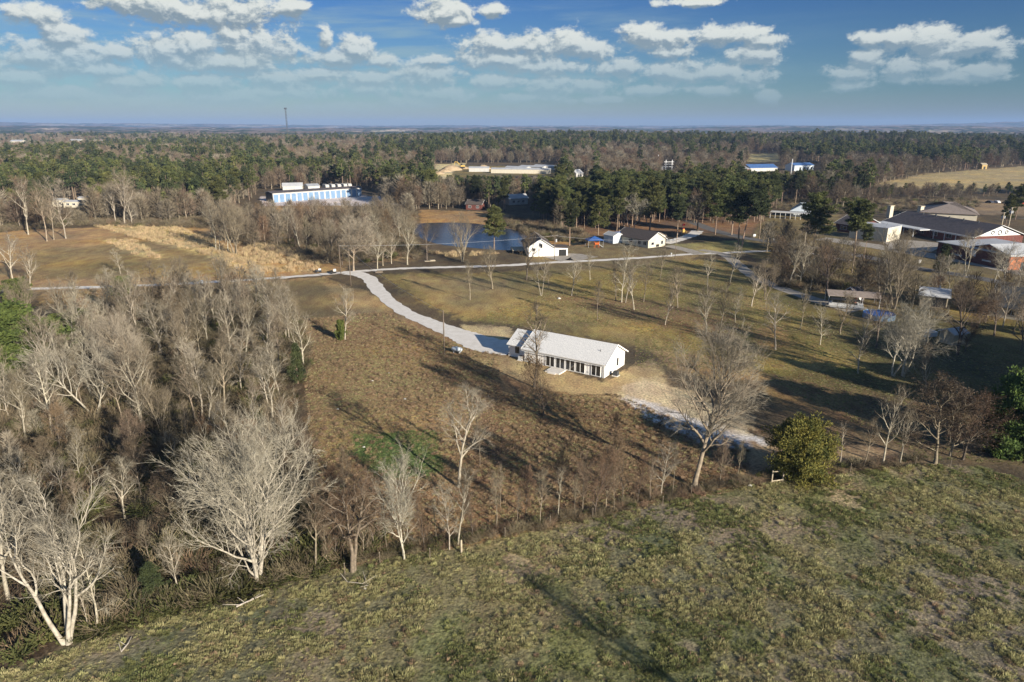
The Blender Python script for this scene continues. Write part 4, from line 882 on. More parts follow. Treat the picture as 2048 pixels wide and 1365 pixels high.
# beyond the right edge of the photo: the wood whose shadows fall into the lower meadow
rq = random.Random(12)
fill_poly(None, 6.4, (10, 15), ['pine_d', 'pine_a', 'evergreen_big'], 'tall evergreen in the wood beyond the right end of the fence line', 'evergreens beyond the right edge', rq, ground=[(75, 80), (106, 76), (142, 100), (142, 120), (112, 114), (87, 98)], kind='pine', cat='evergreen tree')
TREES.append(dict(x=55.5, y=-6, z=0, h=30, sx=1.0, var='tall_stem', rz=1, label='tall slim bare tree standing in the near field behind the viewpoint', kind='bare', cat='tree', group=None))

LOOK = dict(slender_a='slim grey', slender_b='slim tan-barked', slender_c='slim pale', round_a='round grey', round_b='spreading grey-brown', round_c='open-crowned pale', brown='bushy brown', rust='rusty brown', round_dark='dark-trunked', vase='vase-shaped', hero_sycamore='white-limbed',
            pine_a='round-topped', pine_b='flat-topped', pine_c='narrow dark', pine_d='deep-crowned', pine_e='thin dark', evergreen_big='dense', pole='thin', cedar='cedar-like')
def where(u, v):
    if v > 560:                                  # inside the left wood
        if u > 700: return 'among the yards ' + ('left of the carport' if u < 1640 else ('near the carport' if u < 1760 else ('by the tan shed' if u < 1900 else 'by the charcoal roof')))
        row = 'near the field edge' if v > 1040 else ('in the lower left wood' if v > 880 else ('in the middle left wood' if v > 760 else ('in the upper left wood' if v > 680 else 'at the back by the lane')))
        col_ = 'far left' if u < 120 else ('left of centre' if u < 260 else ('centre' if u < 420 else ('right of centre' if u < 540 else 'right margin')))
        return row + ', ' + col_
    cols = [(120, 'at the far left'), (260, 'behind the left of the tan field'), (420, 'behind the golden reeds'), (540, 'left of the blue-doored storage'), (730, 'behind the blue-doored storage'), (860, 'between storage building and pond'), (980, 'beyond the pond'), (1110, 'below the pale storage rows'), (1240, 'behind the blue canopy'), (1360, 'behind the cream house'), (1480, 'left of the paved road'), (1600, 'by the school lawn'), (1760, 'behind the walkway'), (1950, 'behind the school'), (9999, 'at the far right')]
    c = next(n for x_, n in cols if u < x_)
    d = 'in front' if v > 440 else ('first rows' if v > 405 else ('middle rows' if v > 375 else ('rear rows' if v > 350 else 'far back')))
    return c + ', ' + d
def place_trees():
    for t in TREES:
        if t.get('hand') or not t.get('group'): continue
        u, v = (float(q) for q in project(t['x'], t['y'], 0.0)); off = t['group'].startswith('evergreens beyond')
        base = t['h'] / (18 if t['kind'] == 'pine' else (6.8 if 'tangled' in t['group'] else 11)); hgt = 'very tall' if base > 1.2 else ('tall' if base > 1.07 else ('mid-height' if base > .93 else ('lowish' if base > .8 else 'short')))
        if off: continue
        t['label'] = '%s %s %s %s' % (hgt, LOOK[t['var']], 'pine' if t['kind'] == 'pine' else 'bare tree', where(u, v))
    for t in TREES: t['size'] = t['h'] / math.hypot(t['x'], t['y']) + (9 if t.get('hand') else 0)
    seen = {}
    for t in TREES:
        if t['label'] in seen: t['group'] = seen[t['label']]
        elif t.get('group'): seen[t['label']] = t['group']
    cnt = dict(bare=0, pine=0); stuff = dict(bare=[], pine=[])
    for t in sorted(TREES, key=lambda q: -q['size']):
        k = t['kind']; lib = LIB[t['var']]
        if k in cnt:
            cnt[k] += 1
            if cnt[k] > 300: stuff[k].append(t); continue
        s = t['h'] / lib['H']; o = empty(NAMES[k], (t['x'], t['y'], t['z']), t['rz'], t['label'], t['cat'], t.get('group') or {'bare': 'bare trees', 'pine': 'pines'}.get(k))
        o.scale = (s * t['sx'], s * t['sx'], s)
        put('trunk', lib['T'], o); put('crown', lib['C'], o)
    lb = lib_coll('bare_source', [join_me('far_bare', lod_bare('far_bare_%d' % i, 60 + i, ('twig_grey', 'twig_brown', 'twig_pale', 'twig_grey', 'twig_rust')[i])) for i in range(5)])
    lp = lib_coll('pine_source', [join_me('far_pine', lod_pine('far_pine_%d' % i, 80 + i, ('needles', 'needles_dark', 'needles', 'needles_dark')[i], (3.3, 2.9, 3.8, 3.4)[i])) for i in range(4)])
    for k, c, hh, n, nm, la in (('bare', lb, 11.5, 5, 'far_bare_wood', 'brown leafless woods spreading to the horizon'), ('pine', lp, 17.5, 4, 'far_pine_wood', 'dark green pine woods spreading to the horizon')):
        L = stuff[k]; s = np.array([[t['h'] / hh * t['sx'] * (1.0 if k == 'pine' else 1.15), t['h'] / hh * t['sx'] * (1.0 if k == 'pine' else 1.15), t['h'] / hh] for t in L])
        w = [0, 0, 1, 1, 2, 3, 3, 4]
        scatter(nm, np.array([(t['x'], t['y'], t['z']) for t in L]), s, [random.choice(w) if k == 'bare' else random.randrange(n) for _ in L], c, la, 'woods')
    print('TREES', cnt, len(stuff['bare']), len(stuff['pine']))
place_trees()

# far canopy: closed woodland seen as a rough carpet of crowns beyond 2.5 km
def far_canopy():
    rr = [2450.0]
    while rr[-1] < 16500: rr.append(rr[-1] * 1.0042)
    ang = np.radians(np.arange(-44, 44.01, .11)); R, A = np.meshgrid(np.array(rr), ang, indexing='ij'); X = R * np.sin(A); Y = R * np.cos(A)
    cs = 15 + R * .0035
    n = vnoise(X / cs * 1.0, Y / cs, 71); n2 = fbm(X / 120, Y / 120, 73, 3)
    open_ = sstep(fbm(X / 300, Y / 700, 78, 3), .66, .70)
    Z = terrain(X, Y) + (6 + 9 * n + 7 * (n2 - .5)) * (1 - open_) + .5
    t = fbm(X / 150, Y / 350, 62, 4) + .25 * (vnoise(X / 25, Y / 40, 88) - .5)
    pn = sstep(t, .49, .53)[..., None]; col = np.array((.20, .155, .125)) * (1 - pn) + np.array((.052, .068, .034)) * pn
    col = col * (.75 + .5 * hash2(np.floor(X / 18), np.floor(Y / 30), 5))[..., None]; col = col * (1 - open_[..., None]) + np.array((.34, .29, .20)) * open_[..., None]
    na = len(ang); i = np.arange(len(rr) - 1)[:, None] * na; j = np.arange(na - 1); f = np.stack((i + j, i + na + j, i + na + j + 1, i + j + 1), -1).reshape(-1, 4)
    m = bpy.data.materials.new('far_canopy'); m.use_nodes = True; b = m.node_tree.nodes['Principled BSDF']; b.inputs['Roughness'].default_value = 1; b.inputs['Specular IOR Level'].default_value = 0
    a = m.node_tree.nodes.new('ShaderNodeAttribute'); a.attribute_name = 'tone'; m.node_tree.links.new(a.outputs['Color'], b.inputs['Base Color'])
    me = mesh_np('far_woodland', np.stack((X, Y, Z), -1).reshape(-1, 3), f, m); ca = me.attributes.new('tone', 'FLOAT_COLOR', 'POINT'); cc = np.ones((X.size, 4), np.float32); cc[:, :3] = col.reshape(-1, 3); ca.data.foreach_set('color', cc.ravel())
    tag(put('far_woodland', me), 'hazy distant woodland carpet and blue wooded ridges on the horizon', 'woods', kind='stuff')
far_canopy()

# ------------------------------------------------------------------ grass, reeds, brush
def blades(seed, n, h, w, spread, m, droop=.5):
    rng = np.random.default_rng(seed); V = []
    for i in range(n):
        g = rng.uniform(0, 6.28); r = spread * rng.random() ** .5; p = np.array((math.cos(g) * r, math.sin(g) * r, -.03)); hh = h * rng.uniform(.5, 1.2); a = g + rng.uniform(-1, 1)
        d = np.array((math.cos(a) * droop * hh, math.sin(a) * droop * hh, hh)); s = np.array((-math.sin(a), math.cos(a), 0)) * w
        V += [p - s, p + s, p + d * .6 + s * .7 + np.array((0, 0, hh * .12)), p + d]
    return quadmesh('tuft', np.array(V), m)
def rand_in(P, n, rng):
    P = list(P); xs = [p[0] for p in P]; ys = [p[1] for p in P]; x = rng.uniform(min(xs), max(xs), n); y = rng.uniform(min(ys), max(ys), n); m = inpoly(x, y, P); return x[m], y[m]
def view_in(x, y, ex=60):
    u, v = project(x, y, 0.0); return (u > -ex) & (u < 2048 + ex) & (v < 1365 + ex) & (y > 5)
def ground_cover():
    rng = np.random.default_rng(3)
    tc = lib_coll('tuft_source', [blades(1, 34, .15, .018, .20, M['tuft'], .9), blades(2, 36, .12, .02, .22, M['tuft_green'], .9), blades(3, 30, .20, .016, .16, M['tuft'], .8), blades(4, 30, .12, .022, .22, M['tuft_brown'], .9), blades(5, 36, .11, .022, .24, M['tuft_green'], .9), blades(6, 90, .34, .022, .30, M['tuft'], .55), blades(7, 90, .28, .024, .34, M['tuft_green'], .6), blades(8, 80, .30, .022, .30, M['tuft_brown'], .6), blades(9, 40, .14, .022, .26, M['grass_lush'], .8)])
    x, y = rand_in(FIELDXY, 620000, rng); k = view_in(x, y); x, y = x[k], y[k]
    d = fbm(x / 2.2, y / 1.7, 201, 4); k = rng.random(len(x)) < sstep(d, .32, .55) * .75 + .25; x, y, d = x[k], y[k], d[k]
    gm = fbm(x / 5, y / 7, 77, 4); idx = np.where(rng.random(len(x)) < sstep(gm, .42, .62), np.where(rng.random(len(x)) < .5, 1, 4), np.where(rng.random(len(x)) < .6, 0, 2)); idx = np.where(rng.random(len(x)) < .12, 3, idx)
    s = rng.uniform(.6, 1.35, len(x)) * (.55 + sstep(d, .4, .7) * .9)
    x2, y2 = rand_in(FIELDXY, 26000, rng); k = view_in(x2, y2) & (rng.random(len(x2)) < .25 + .75 * sstep(fbm(x2 / 3, y2 / 2.2, 222, 3), .42, .58)); x2, y2 = x2[k], y2[k]
    i2 = np.where(rng.random(len(x2)) < sstep(fbm(x2 / 5, y2 / 7, 77, 4), .42, .62), 6, np.where(rng.random(len(x2)) < .72, 5, 7)); s2 = rng.uniform(.40, .95, len(x2))
    x = np.append(x, x2); y = np.append(y, y2); s = np.append(s, s2); idx = np.append(idx, i2)
    scatter('field_grass', np.stack((x, y, np.zeros(len(x))), 1), s, idx, tc, 'tussocky olive green grass covering the near field', 'grass', .15)
    # litter and short grass on the slopes round the house
    P = gpoly([(600, 640), (800, 620), (1000, 705), (1200, 775), (1500, 900), (1480, 975), (1100, 1058), (760, 1120), (640, 1150)])
    x, y = rand_in(P, 80000, rng); g = fbm(x / 6, y / 6, 33, 4); idx = np.where(rng.random(len(x)) < .14 + .3 * sstep(g, .5, .7), 0, 3); idx = np.where(rng.random(len(x)) < .05, 7, idx); idx = np.where(inpoly(x, y, gpoly([(700, 870), (870, 860), (890, 950), (760, 960), (720, 930)])) & (rng.random(len(x)) < .7), 8, idx); u, v = project(x, y, 0.0)
    k = ~((abs(u - 1130) < 130) & (v < 790)); k &= ~inpoly(x, y, gpoly([(690, 545), (800, 545), (1040, 690), (1040, 716), (940, 700), (800, 640)])); x, y, idx = x[k], y[k], idx[k]
    scatter('slope_grass', np.stack((x, y, np.zeros(len(x))), 1), rng.uniform(.6, 1.2, len(x)), idx, tc, 'dry brown grass and leaf litter on the slope before the white house', 'grass', .15)
    P = gpoly([(930, 640), (1300, 520), (1480, 520), (1700, 650), (2048, 700), (2048, 930), (1850, 920), (1500, 740), (1265, 735), (1240, 700), (1030, 655)])
    x, y = rand_in(P, 60000, rng); k = view_in(x, y); x, y = x[k], y[k]; g = fbm(x / 9, y / 9, 35, 4); idx = np.where(rng.random(len(x)) < .3 + .5 * sstep(g, .45, .62), 4, np.where(rng.random(len(x)) < .4, 0, 3))
    u, v = project(x, y, 0.0); k = ~(((u > 1020) & (u < 1270) & (v > 655) & (v < 765)) | ((u > 1420) & (v < 640) & (u > 1420 + 0) & (v < 500 + (u - 1400) * .42 + 30) & (v > 480 + (u - 1400) * .42))); x, y, idx = x[k], y[k], idx[k]
    scatter('meadow_grass', np.stack((x, y, np.zeros(len(x))), 1), rng.uniform(.5, 1.1, len(x)), idx, tc, 'mown olive and brown grass of the meadow behind the white house', 'grass', .15)
    # golden reeds
    rc = lib_coll('reed_source', [blades(11, 46, 1.25, .032, .8, M['reed'], .15), blades(12, 46, .9, .032, .9, M['reed'], .2)])
    xs = []; ys = []
    for pp, n in (([(185, 452), (345, 452), (420, 478), (500, 515), (540, 540), (470, 528), (370, 498), (270, 476)], 2600), ([(205, 480), (270, 482), (325, 520), (270, 512)], 420), ([(520, 480), (640, 510), (640, 545), (500, 545), (420, 520)], 900), ([(440, 470), (560, 480), (600, 520), (520, 510)], 500), ([(850, 505), (930, 505), (1000, 508), (900, 515)], 160)):
        x, y = rand_in(gpoly(pp), n * 3, rng); xs.append(x[:n]); ys.append(y[:n])
    x = np.concatenate(xs); y = np.concatenate(ys); k = fbm(x / 4, y / 4, 91, 3) > .42; x, y = x[k], y[k]
    scatter('golden_reeds', np.stack((x, y, np.zeros(len(x))), 1), rng.uniform(.5, 1.15, len(x)), rng.integers(0, 2, len(x)), rc, 'tall straw-coloured reeds in the tan field', 'reeds', .12)
    # brush inside the woods
    def brushm(seed, m, n=110, h=1.7, leaf=False):
        rnd = random.Random(seed); q = MB()
        for i in range(n):
            g = rnd.uniform(0, 6.28); r = rnd.uniform(0, .5); e = rnd.uniform(.3, 1.3); L = h * rnd.uniform(.5, 1.2); d = Vector((math.cos(g) * math.cos(e), math.sin(g) * math.cos(e), math.sin(e)))
            p = Vector((math.cos(g) * r, math.sin(g) * r, 0)); pp = branch_paths(rnd, p, d, L, .01, 3, .3, -.02)
            for a, b in zip(pp, pp[1:]):
                s = (b - a).orthogonal().normalized() * (.05 if leaf else .016); q.add((a - s, a + s, b + s * .6, b - s * .6), ((0, 1, 2, 3),))
                if leaf:
                    for _ in range(2):
                        c = a + Vector((rnd.gauss(0, .15), rnd.gauss(0, .15), rnd.gauss(0, .12))); t = Vector((rnd.gauss(0, 1), rnd.gauss(0, 1), rnd.gauss(0, 1))).normalized() * .1; w = t.orthogonal().normalized() * .06; q.add((c - t, c + w, c + t, c - w), ((0, 1, 2, 3),))
        return q.mesh('brush', m)
    bc = lib_coll('brush_source', [brushm(1, M['brush']), brushm(2, M['brush'], 130, 2.2), brushm(3, M['brush_green'], 70, 1.3, True), brushm(4, M['twig_grey'], 110, 2.0), brushm(5, M['twig_rust'], 110, 1.8)])
    x, y = rand_in(gpoly([p for p in WOOD if p[0] > -600]), 7500, rng); k = view_in(x, y, 200); x, y = x[k], y[k]; u, v = project(x, y, 0.0)
    k = ~((u < 95) & (v < 700)); x, y, u, v = x[k], y[k], u[k], v[k]
    pg = np.clip(.18 + .26 * sstep(v, 900, 1100), 0, 1); q = rng.random(len(x)); idx = np.where(q < pg, 2, np.where(q < .66, 0, np.where(q < .84, 1, np.where(q < .92, 3, 4))))
    scatter('wood_brush', np.stack((x, y, np.zeros(len(x))), 1), rng.uniform(.6, 1.45, len(x)), idx, bc, 'tangled brown undergrowth and briars on the floor of the left wood', 'undergrowth', .1)
    # green briar fringe at the near wood edge
    E = []; 
    for (a, b), (c, d) in zip(FENCELINE[1:5], FENCELINE[2:6]):
        for t in np.linspace(0, 1, 60): E.append((a + (c - a) * t, b + (d - b) * t - rng.uniform(2, 55)))
    E = np.array([at(*p) for p in E]); scatter('briar_fringe', np.column_stack((E, np.zeros(len(E)))), rng.uniform(.5, 1.1, len(E)), np.where(rng.random(len(E)) < .75, 2, 0), bc, 'low green briars and grass along the near edge of the left wood', 'briars', .1)
    # weeds along the fence line to the right
    E = []
    for (a, b), (c, d) in zip(FENCELINE[5:-1], FENCELINE[6:]):
        for t in np.linspace(0, 1, 46): E.append((a + (c - a) * t, b + (d - b) * t - rng.uniform(-3, 16)))
    E = np.array([at(*p) for p in E]); q = rng.random(len(E)); scatter('fence_weeds', np.column_stack((E, np.zeros(len(E)))), rng.uniform(.25, .7, len(E)), np.where(q < .6, 0, np.where(q < .85, 4, 2)), bc, 'dry brown weeds along the wire fence', 'weeds', .1)
    # scrub round the pond, behind the tan field and among the yards
    xs = []; ys = []
    for pp, n in (([(1040, 440), (1160, 462), (1180, 488), (1060, 480), (1000, 440)], 500), ([(400, 445), (830, 425), (840, 520), (640, 530), (480, 490)], 1500), ([(0, 440), (340, 430), (420, 440), (400, 456), (150, 452), (0, 466)], 1300), ([(1540, 540), (1700, 560), (1700, 590), (1560, 575)], 260), ([(1700, 430), (1960, 415), (1960, 400), (1560, 400), (1540, 420)], 500), ([(1100, 430), (1500, 430), (1500, 400), (1100, 400)], 500)):
        x, y = rand_in(gpoly(pp), n * 3, rng); xs.append(x[:n]); ys.append(y[:n])
    x = np.concatenate(xs); y = np.concatenate(ys); u, v = project(x, y, 0.0); k = ~inpoly(u, v, PONDPX) & ~((u > 520) & (u < 770) & (v < 415)); x, y = x[k], y[k]; q = rng.random(len(x))
    scatter('scrub', np.column_stack((x, y, np.zeros(len(x)))), rng.uniform(.6, 1.5, len(x)), np.where(q < .4, 0, np.where(q < .6, 1, np.where(q < .72, 2, np.where(q < .85, 3, 4)))), bc, 'brown scrub round the pond and behind the fields', 'scrub', .1)
ground_cover()

# ------------------------------------------------------------------ buildings
def building(name, label, cat, p1, p2, W, h, ridge, wall, roof, oh=.4, feats=(), group=None, flat=False, trim='metal_white', gable_mat=None, hip=0.0, rot_only=False, z=0.0, slabs=True):
    """p1,p2: ground points of the front wall, left to right as seen; the body extends W behind. feats: (kind, face, pos 0..1, z, w, h, material)"""
    a = Vector((p1[0], p1[1])); b = Vector((p2[0], p2[1])); L = (b - a).length; rz = math.atan2(b.y - a.y, b.x - a.x)
    o = empty(name, (a.x, a.y, z), rz, label, cat, group)         # local: X along the front, +Y to the back
    if flat:
        MB().box((L / 2, W / 2, h / 2 - .2), (L, W, h + .4)).build('wall', M[wall], o)
        q = MB().box((L / 2, W / 2, h + .12), (L + 2 * oh, W + 2 * oh, .24)); q.build('roof', M[roof], o)
    else:
        if hip: MB().box((L / 2, W / 2, h / 2 - .2), (L, W, h + .4)).build('wall', M[wall], o)
        else: MB().prism([(0, -.4), (W, -.4), (W, h), (W / 2, ridge - .1), (0, h)], 0, L).build('wall', M[wall], o)
        s = (ridge - h) / (W / 2); e = h - s * oh; t = .16; r = MB()
        if hip:
            y0, y1, x0, x1 = -oh, W + oh, -oh, L + oh
            vs = [(x0, y0, e), (x1, y0, e), (x1, y1, e), (x0, y1, e), (x0, y0, e + t), (x1, y0, e + t), (x1, y1, e + t), (x0, y1, e + t), (hip, W / 2, ridge + t), (L - hip, W / 2, ridge + t)]
            r.add(vs, [(3, 2, 1, 0), (0, 1, 5, 4), (1, 2, 6, 5), (2, 3, 7, 6), (3, 0, 4, 7), (4, 5, 9, 8), (6, 7, 8, 9), (5, 6, 9), (7, 4, 8)])
        else:
            r.prism([(-oh, e), (W / 2, ridge), (W + oh, e), (W + oh, e + t), (W / 2, ridge + t), (-oh, e + t)], -oh, L + oh)
        ro = r.build('roof', M[roof], o)
        if not hip and L < 80:
            for xx in (-oh - .05, L + oh + .01):
                f = MB()
                for ys, ye, zs, ze in ((-oh - .02, W / 2, e, ridge), (W / 2, W + oh + .02, ridge, e)):
                    f.add([(xx, ys, zs - .05), (xx + .04, ys, zs - .05), (xx + .04, ye, ze - .05), (xx, ye, ze - .05), (xx, ys, zs + .19), (xx + .04, ys, zs + .19), (xx + .04, ye, ze + .19), (xx, ye, ze + .19)],
                          [(0, 3, 2, 1), (4, 5, 6, 7), (0, 1, 5, 4), (2, 3, 7, 6), (1, 2, 6, 5), (0, 4, 7, 3)])
                f.build('fascia', M[trim], o)
    for ft in feats:
        kind, face, pos, zc, w, hh, mt = ft
        if face == 'front': c = (pos * L, 0); d = (1, 0); n = (0, -1)
        elif face == 'back': c = (pos * L, W); d = (1, 0); n = (0, 1)
        elif face == 'right': c = (L, pos * W); d = (0, 1); n = (1, 0)
        else: c = (0, pos * W); d = (0, 1); n = (-1, 0)
        def blk(width, height, depth, off): return ((c[0] + n[0] * off, c[1] + n[1] * off, zc), (width * abs(d[0]) + depth * abs(n[0]), width * abs(d[1]) + depth * abs(n[1]), height))
        if kind in ('window', 'glazed_door'):
            q = MB(); fw = .09
            for dx in (-1, 1): 
                cc, dd = blk(fw, hh + 2 * fw, .10, .05); q.box((cc[0] + d[0] * dx * (w / 2 + fw / 2), cc[1] + d[1] * dx * (w / 2 + fw / 2), cc[2]), dd)
            if w > 1.3: cc, dd = blk(fw, hh, .10, .05); q.box(cc, dd)
            for dz in (-1, 1): cc, dd = blk(w, fw, .10, .05); q.box((cc[0], cc[1], cc[2] + dz * (hh / 2 + fw / 2)), dd)
            fo = q.build(kind, M[trim], o); cc, dd = blk(w, hh, .05, .026); MB().box(cc, dd).build('pane', M[mt or 'glass'], fo)
        elif kind in ('door', 'garage_door_or_shade', 'panel', 'sign'):
            cc, dd = blk(w, hh, .06, .03); dr = MB().box(cc, dd).build(kind, M[mt or 'white_wall'], o)
            if kind == 'door': cc, dd = blk(.08, .08, .08, .10); MB().box((cc[0] + d[0] * w * .38, cc[1] + d[1] * w * .38, cc[2]), dd).build('handle', M['steel'], dr)
    o['_L'] = L; return o, L
def post(name, label, cat, x, y, h, r, m='wood_pole', arms=0, xf=0, group=None, lean=0.0, z=0.0, armdir=0.6, cans=1):
    o = empty(name, (x, y, z), 0, label, cat, group); MB().tube([(0, 0, -.5), (lean * h, 0, h)], [r, r * .7], 8).build('pole', M[m], o, True)
    for k in range(arms): MB().box((lean * h, 0, h - .35 - k * .7), (2.2, .11, .13), armdir).build('crossarm', M['wood_pole'], o)
    for k in range(xf): MB().tube([(.45 * math.cos(k * 2), .45 * math.sin(k * 2), h - 2.4), (.45 * math.cos(k * 2), .45 * math.sin(k * 2), h - 1.4)], .27, 8).build('transformer', M['metal_grey'], o)
    if arms:
        q = MB()
        for s in (-1, 1): q.tube([(lean * h + s * math.cos(armdir), s * math.sin(armdir), h - .3), (lean * h + s * math.cos(armdir), s * math.sin(armdir), h - .1)], .05, 5)
        q.build('insulator', M['metal_white'], o)
    return o

# the new white house
ax = math.radians(-33); A = Vector(at(1208, 757)); dL = Vector((-math.cos(ax), -math.sin(ax))); nB = Vector((-math.sin(ax), math.cos(ax))); Lh = 16.5; Wh = 8.6
P1 = A + dL * Lh
fe = [('glazed_door', 'front', 1 - q / Lh, 1.2, 1.7, 2.0, 'glass') for q in (1.6, 4.7, 6.75, 8.8, 10.9)]
fe += [('window', 'right', .62, 1.55, .8, 1.5, 'glass'), ('panel', 'front', 1 - 3.15 / Lh, .55, .35, .16, 'metal_grey'), ('window', 'back', .3, 1.5, 1.2, 1.2, 'glass'), ('door', 'back', .6, 1.05, 1.0, 2.1, 'charcoal')]
hs, _ = building('house', 'new white gabled house with light grey roof and tall glass doors at the driveway end', 'house', P1, A, Wh, 2.7, 5.0, 'white_wall', 'shingle_grey', .45, fe, trim='white_wall')
lx = lambda x, y, z=0: (x, y, z)
wg = MB().prism([(1.3, -.4), (Wh - .2, -.4), (Wh - .2, 2.5), (Wh / 2 + .55, 4.3), (1.3, 2.5)], -4.2, -.004).build('side_wing', M['white_wall'], hs)
yc = Wh / 2 + .55; sl = 1.8 / (yc - 1.3); e = 2.5 - sl * .4
MB().prism([(.9, e), (yc, 4.4), (Wh + .25, e), (Wh + .25, e + .16), (yc, 4.56), (.9, e + .16)], -4.6, -.46).build('wing_roof', M['shingle_grey'], wg)
q = MB().box((-2.4, 1.27, 1.5), (.9, .06, 1.3)); q.build('wing_window', M['glass'], wg)
MB().tube([(14.6, 2.2, 3.8), (14.6, 2.2, 4.35)], .06, 6).build('vent_pipe', M['black'], hs)
q = MB()
for i in range(40):
    xx = .2 + i * .41
    if xx < Lh - .1 and all(abs(xx - (Lh - c_)) > 1.0 for c_ in (1.6, 4.7, 6.75, 8.8, 10.9)): q.box((xx, -.012, 1.25), (.05, .024, 2.4))
for i in range(20):
    yy = .25 + i * .43; zt = 2.7 + 2.2 * (1 - abs(yy - Wh / 2) / (Wh / 2)) - .25
    if yy < Wh - .1 and abs(yy - .62 * Wh) > .55: q.box((Lh + .012, yy, (zt + .05) / 2), (.024, .05, zt - .05))
q.build('battens', M['white_wall'], hs)
MB().box((Lh / 2, -.48, 2.28), (Lh + .7, .10, .12)).build('gutter', M['metal_white'], hs)
MB().tube([(Lh - .06, -.12, 0), (Lh - .06, -.12, 2.35)], .045, 6).build('downspout', M['charcoal'], hs)
MB().tube([(-4.25, 1.2, 0), (-4.25, 1.2, 2.35)], .045, 6).build('downspout', M['metal_white'], hs)
MB().box((Lh - 8.9, -1.5, .10), (3.0, 2.6, .24)).build('porch_slab', M['gravel'], hs)
MB().box((Lh - 8.9, -3.0, .03), (1.6, .4, .16)).build('step', M['gravel'], hs)
def ac(x, y, rz, label, m='metal_grey', m2='black'):
    o = empty('air_conditioner', (x, y, 0), rz, label, 'air conditioner'); MB().box((0, 0, .05), (1.1, 1.1, .14)).build('pad', M['gravel'], o)
    MB().box((0, 0, .5), (.82, .82, .76)).build('casing', M[m], o); MB().tube([(0, 0, .88), (0, 0, .93)], .33, 12).build('fan_grille', M[m2], o)
w = A + nB * 2.3 + Vector((math.cos(ax), math.sin(ax))) * 1.2; ac(w.x, w.y, ax, 'dark air conditioner on a pad beside the bright gable end', 'charcoal')
w = P1 + dL * .9 - nB * .1 + nB * .4; ac(w.x, w.y, ax, 'white air conditioner by the recessed left wing of the white house', 'metal_white')
# propane tank
o = empty('propane_tank', at(914, 706) + (0,), -.35, 'small white-blue propane tank lying in the grass between pole and driveway', 'tank')
MB().tube([(-1.15, 0, .75), (-1.02, 0, .75), (-.85, 0, .75), (.85, 0, .75), (1.02, 0, .75), (1.15, 0, .75)], [.06, .33, .44, .44, .33, .06], 14).build('tank_body', M['tank'], o, True)
for s in (-.6, .6): MB().box((s, 0, .2), (.12, .7, .42)).build('leg', M['steel'], o)
MB().tube([(0, 0, 1.15), (0, 0, 1.32)], .14, 8).build('valve_dome', M['tank'], o)

# barn-like white house by the pond
gl = Vector(at(1056, 514)); gr = Vector(at(1107, 513)); dg = (gr - gl); wid = dg.length; rz = math.atan2(dg.y, dg.x)
# front is the long left side: the gable faces the camera's right
nb = Vector((-dg.y, dg.x)).normalized()
p2 = gl; p1 = gl + nb * 15.5
hb, Lb = building('house', 'white gabled house with brown shingle roof beside the pond', 'house', p1, p2, wid, 3.2, 6.0, 'white_wall', 'shingle_brown', .55,
    [('window', 'right', .52, 3.6, .7, 1.3, 'glass'), ('window', 'right', .22, 2.4, .9, .9, 'glass'), ('window', 'front', .8, 1.7, .8, 1.4, 'glass'), ('window', 'front', .5, 1.7, .8, 1.4, 'glass'), ('window', 'front', .2, 1.7, 1.6, 1.4, 'glass')])
MB().prism([(wid + .004, -.3), (wid + 5, -.3), (wid + 5, 2.6), (wid + .004, 2.9)], 9.0, 15.0).build('lean_to', M['white_wall'], hb)
MB().prism([(wid + .1, 2.92), (wid + 5.4, 2.65), (wid + 5.4, 2.85), (wid + .1, 3.12)], 8.8, 15.3).build('lean_to_roof', M['shingle_brown'], hb)
MB().box((15.03, wid + 3.2, 1.1), (.06, 2.6, 2.2)).build('carport_shade_sheet', M['black'], hb)  # flat black sheet on the solid wall, stands for shade inside the carport
q = MB().box((5, -2.4, 1.0), (8, 4.2, .2)); q.build('deck', M['wood_light'], hb)
q = MB()
for i in range(5): q.box((1.2 + i * 1.9, -4.4, .5), (.14, .14, 1.0))
q.build('deck_posts', M['wood_light'], hb)
# cream house
p2 = Vector(at(1296, 497)); e2 = Vector(at(1335, 495)); dg = e2 - p2; wid = max(dg.length, 8.5); nb = Vector((-dg.y, dg.x)).normalized(); nb = Vector((nb.x * .95 - .32, nb.y * .95)).normalized()
p1 = p2 + nb * 17
hc, Lc = building('house', 'cream gabled house with brown roof and small gable windows at the curved drive', 'house', p1, p2, wid, 2.9, 5.4, 'cream_wall', 'shingle_brown', .5,
    [('window', 'right', .25, 1.5, 1.2, .9, 'glass'), ('window', 'right', .8, 1.6, .9, 1.2, 'glass'), ('panel', 'right', .55, .6, 1.5, .9, 'black'), ('window', 'front', .9, 1.6, 1.6, 1.3, 'glass'), ('window', 'front', .72, 1.6, 1.6, 1.3, 'glass'), ('window', 'front', .45, 1.6, 1.6, 1.3, 'glass')])
MB().prism([(wid + .004, -.3), (wid + 6, -.3), (wid + 6, 2.5), (wid + 3, 3.9), (wid + .004, 2.5)], 4, 11).build('rear_wing', M['cream_wall'], hc)
MB().prism([(wid + .3, 2.45), (wid + 3, 3.95), (wid + 6.5, 2.4), (wid + 6.5, 2.55), (wid + 3, 4.12), (wid + .3, 2.62)], 3.7, 11.3).build('rear_wing_roof', M['shingle_taupe'], hc)
building('shed', 'pale grey-blue metal shed with rounded eave behind the blue canopy', 'shed', at(1207, 484), at(1226, 488), 5, 2.8, 3.9, 'tank', 'metal_grey', .2, [('door', 'front', .6, 1.1, 1.0, 2.0, 'white_wall')])
building('shed', 'small shed with a bright blue roof beside the cream house', 'shed', at(1228, 486), at(1243, 486), 5, 2.6, 3.7, 'blue_roof', 'blue_roof', .2, [('door', 'front', .3, 1.1, 1.0, 2.0, 'tank')])
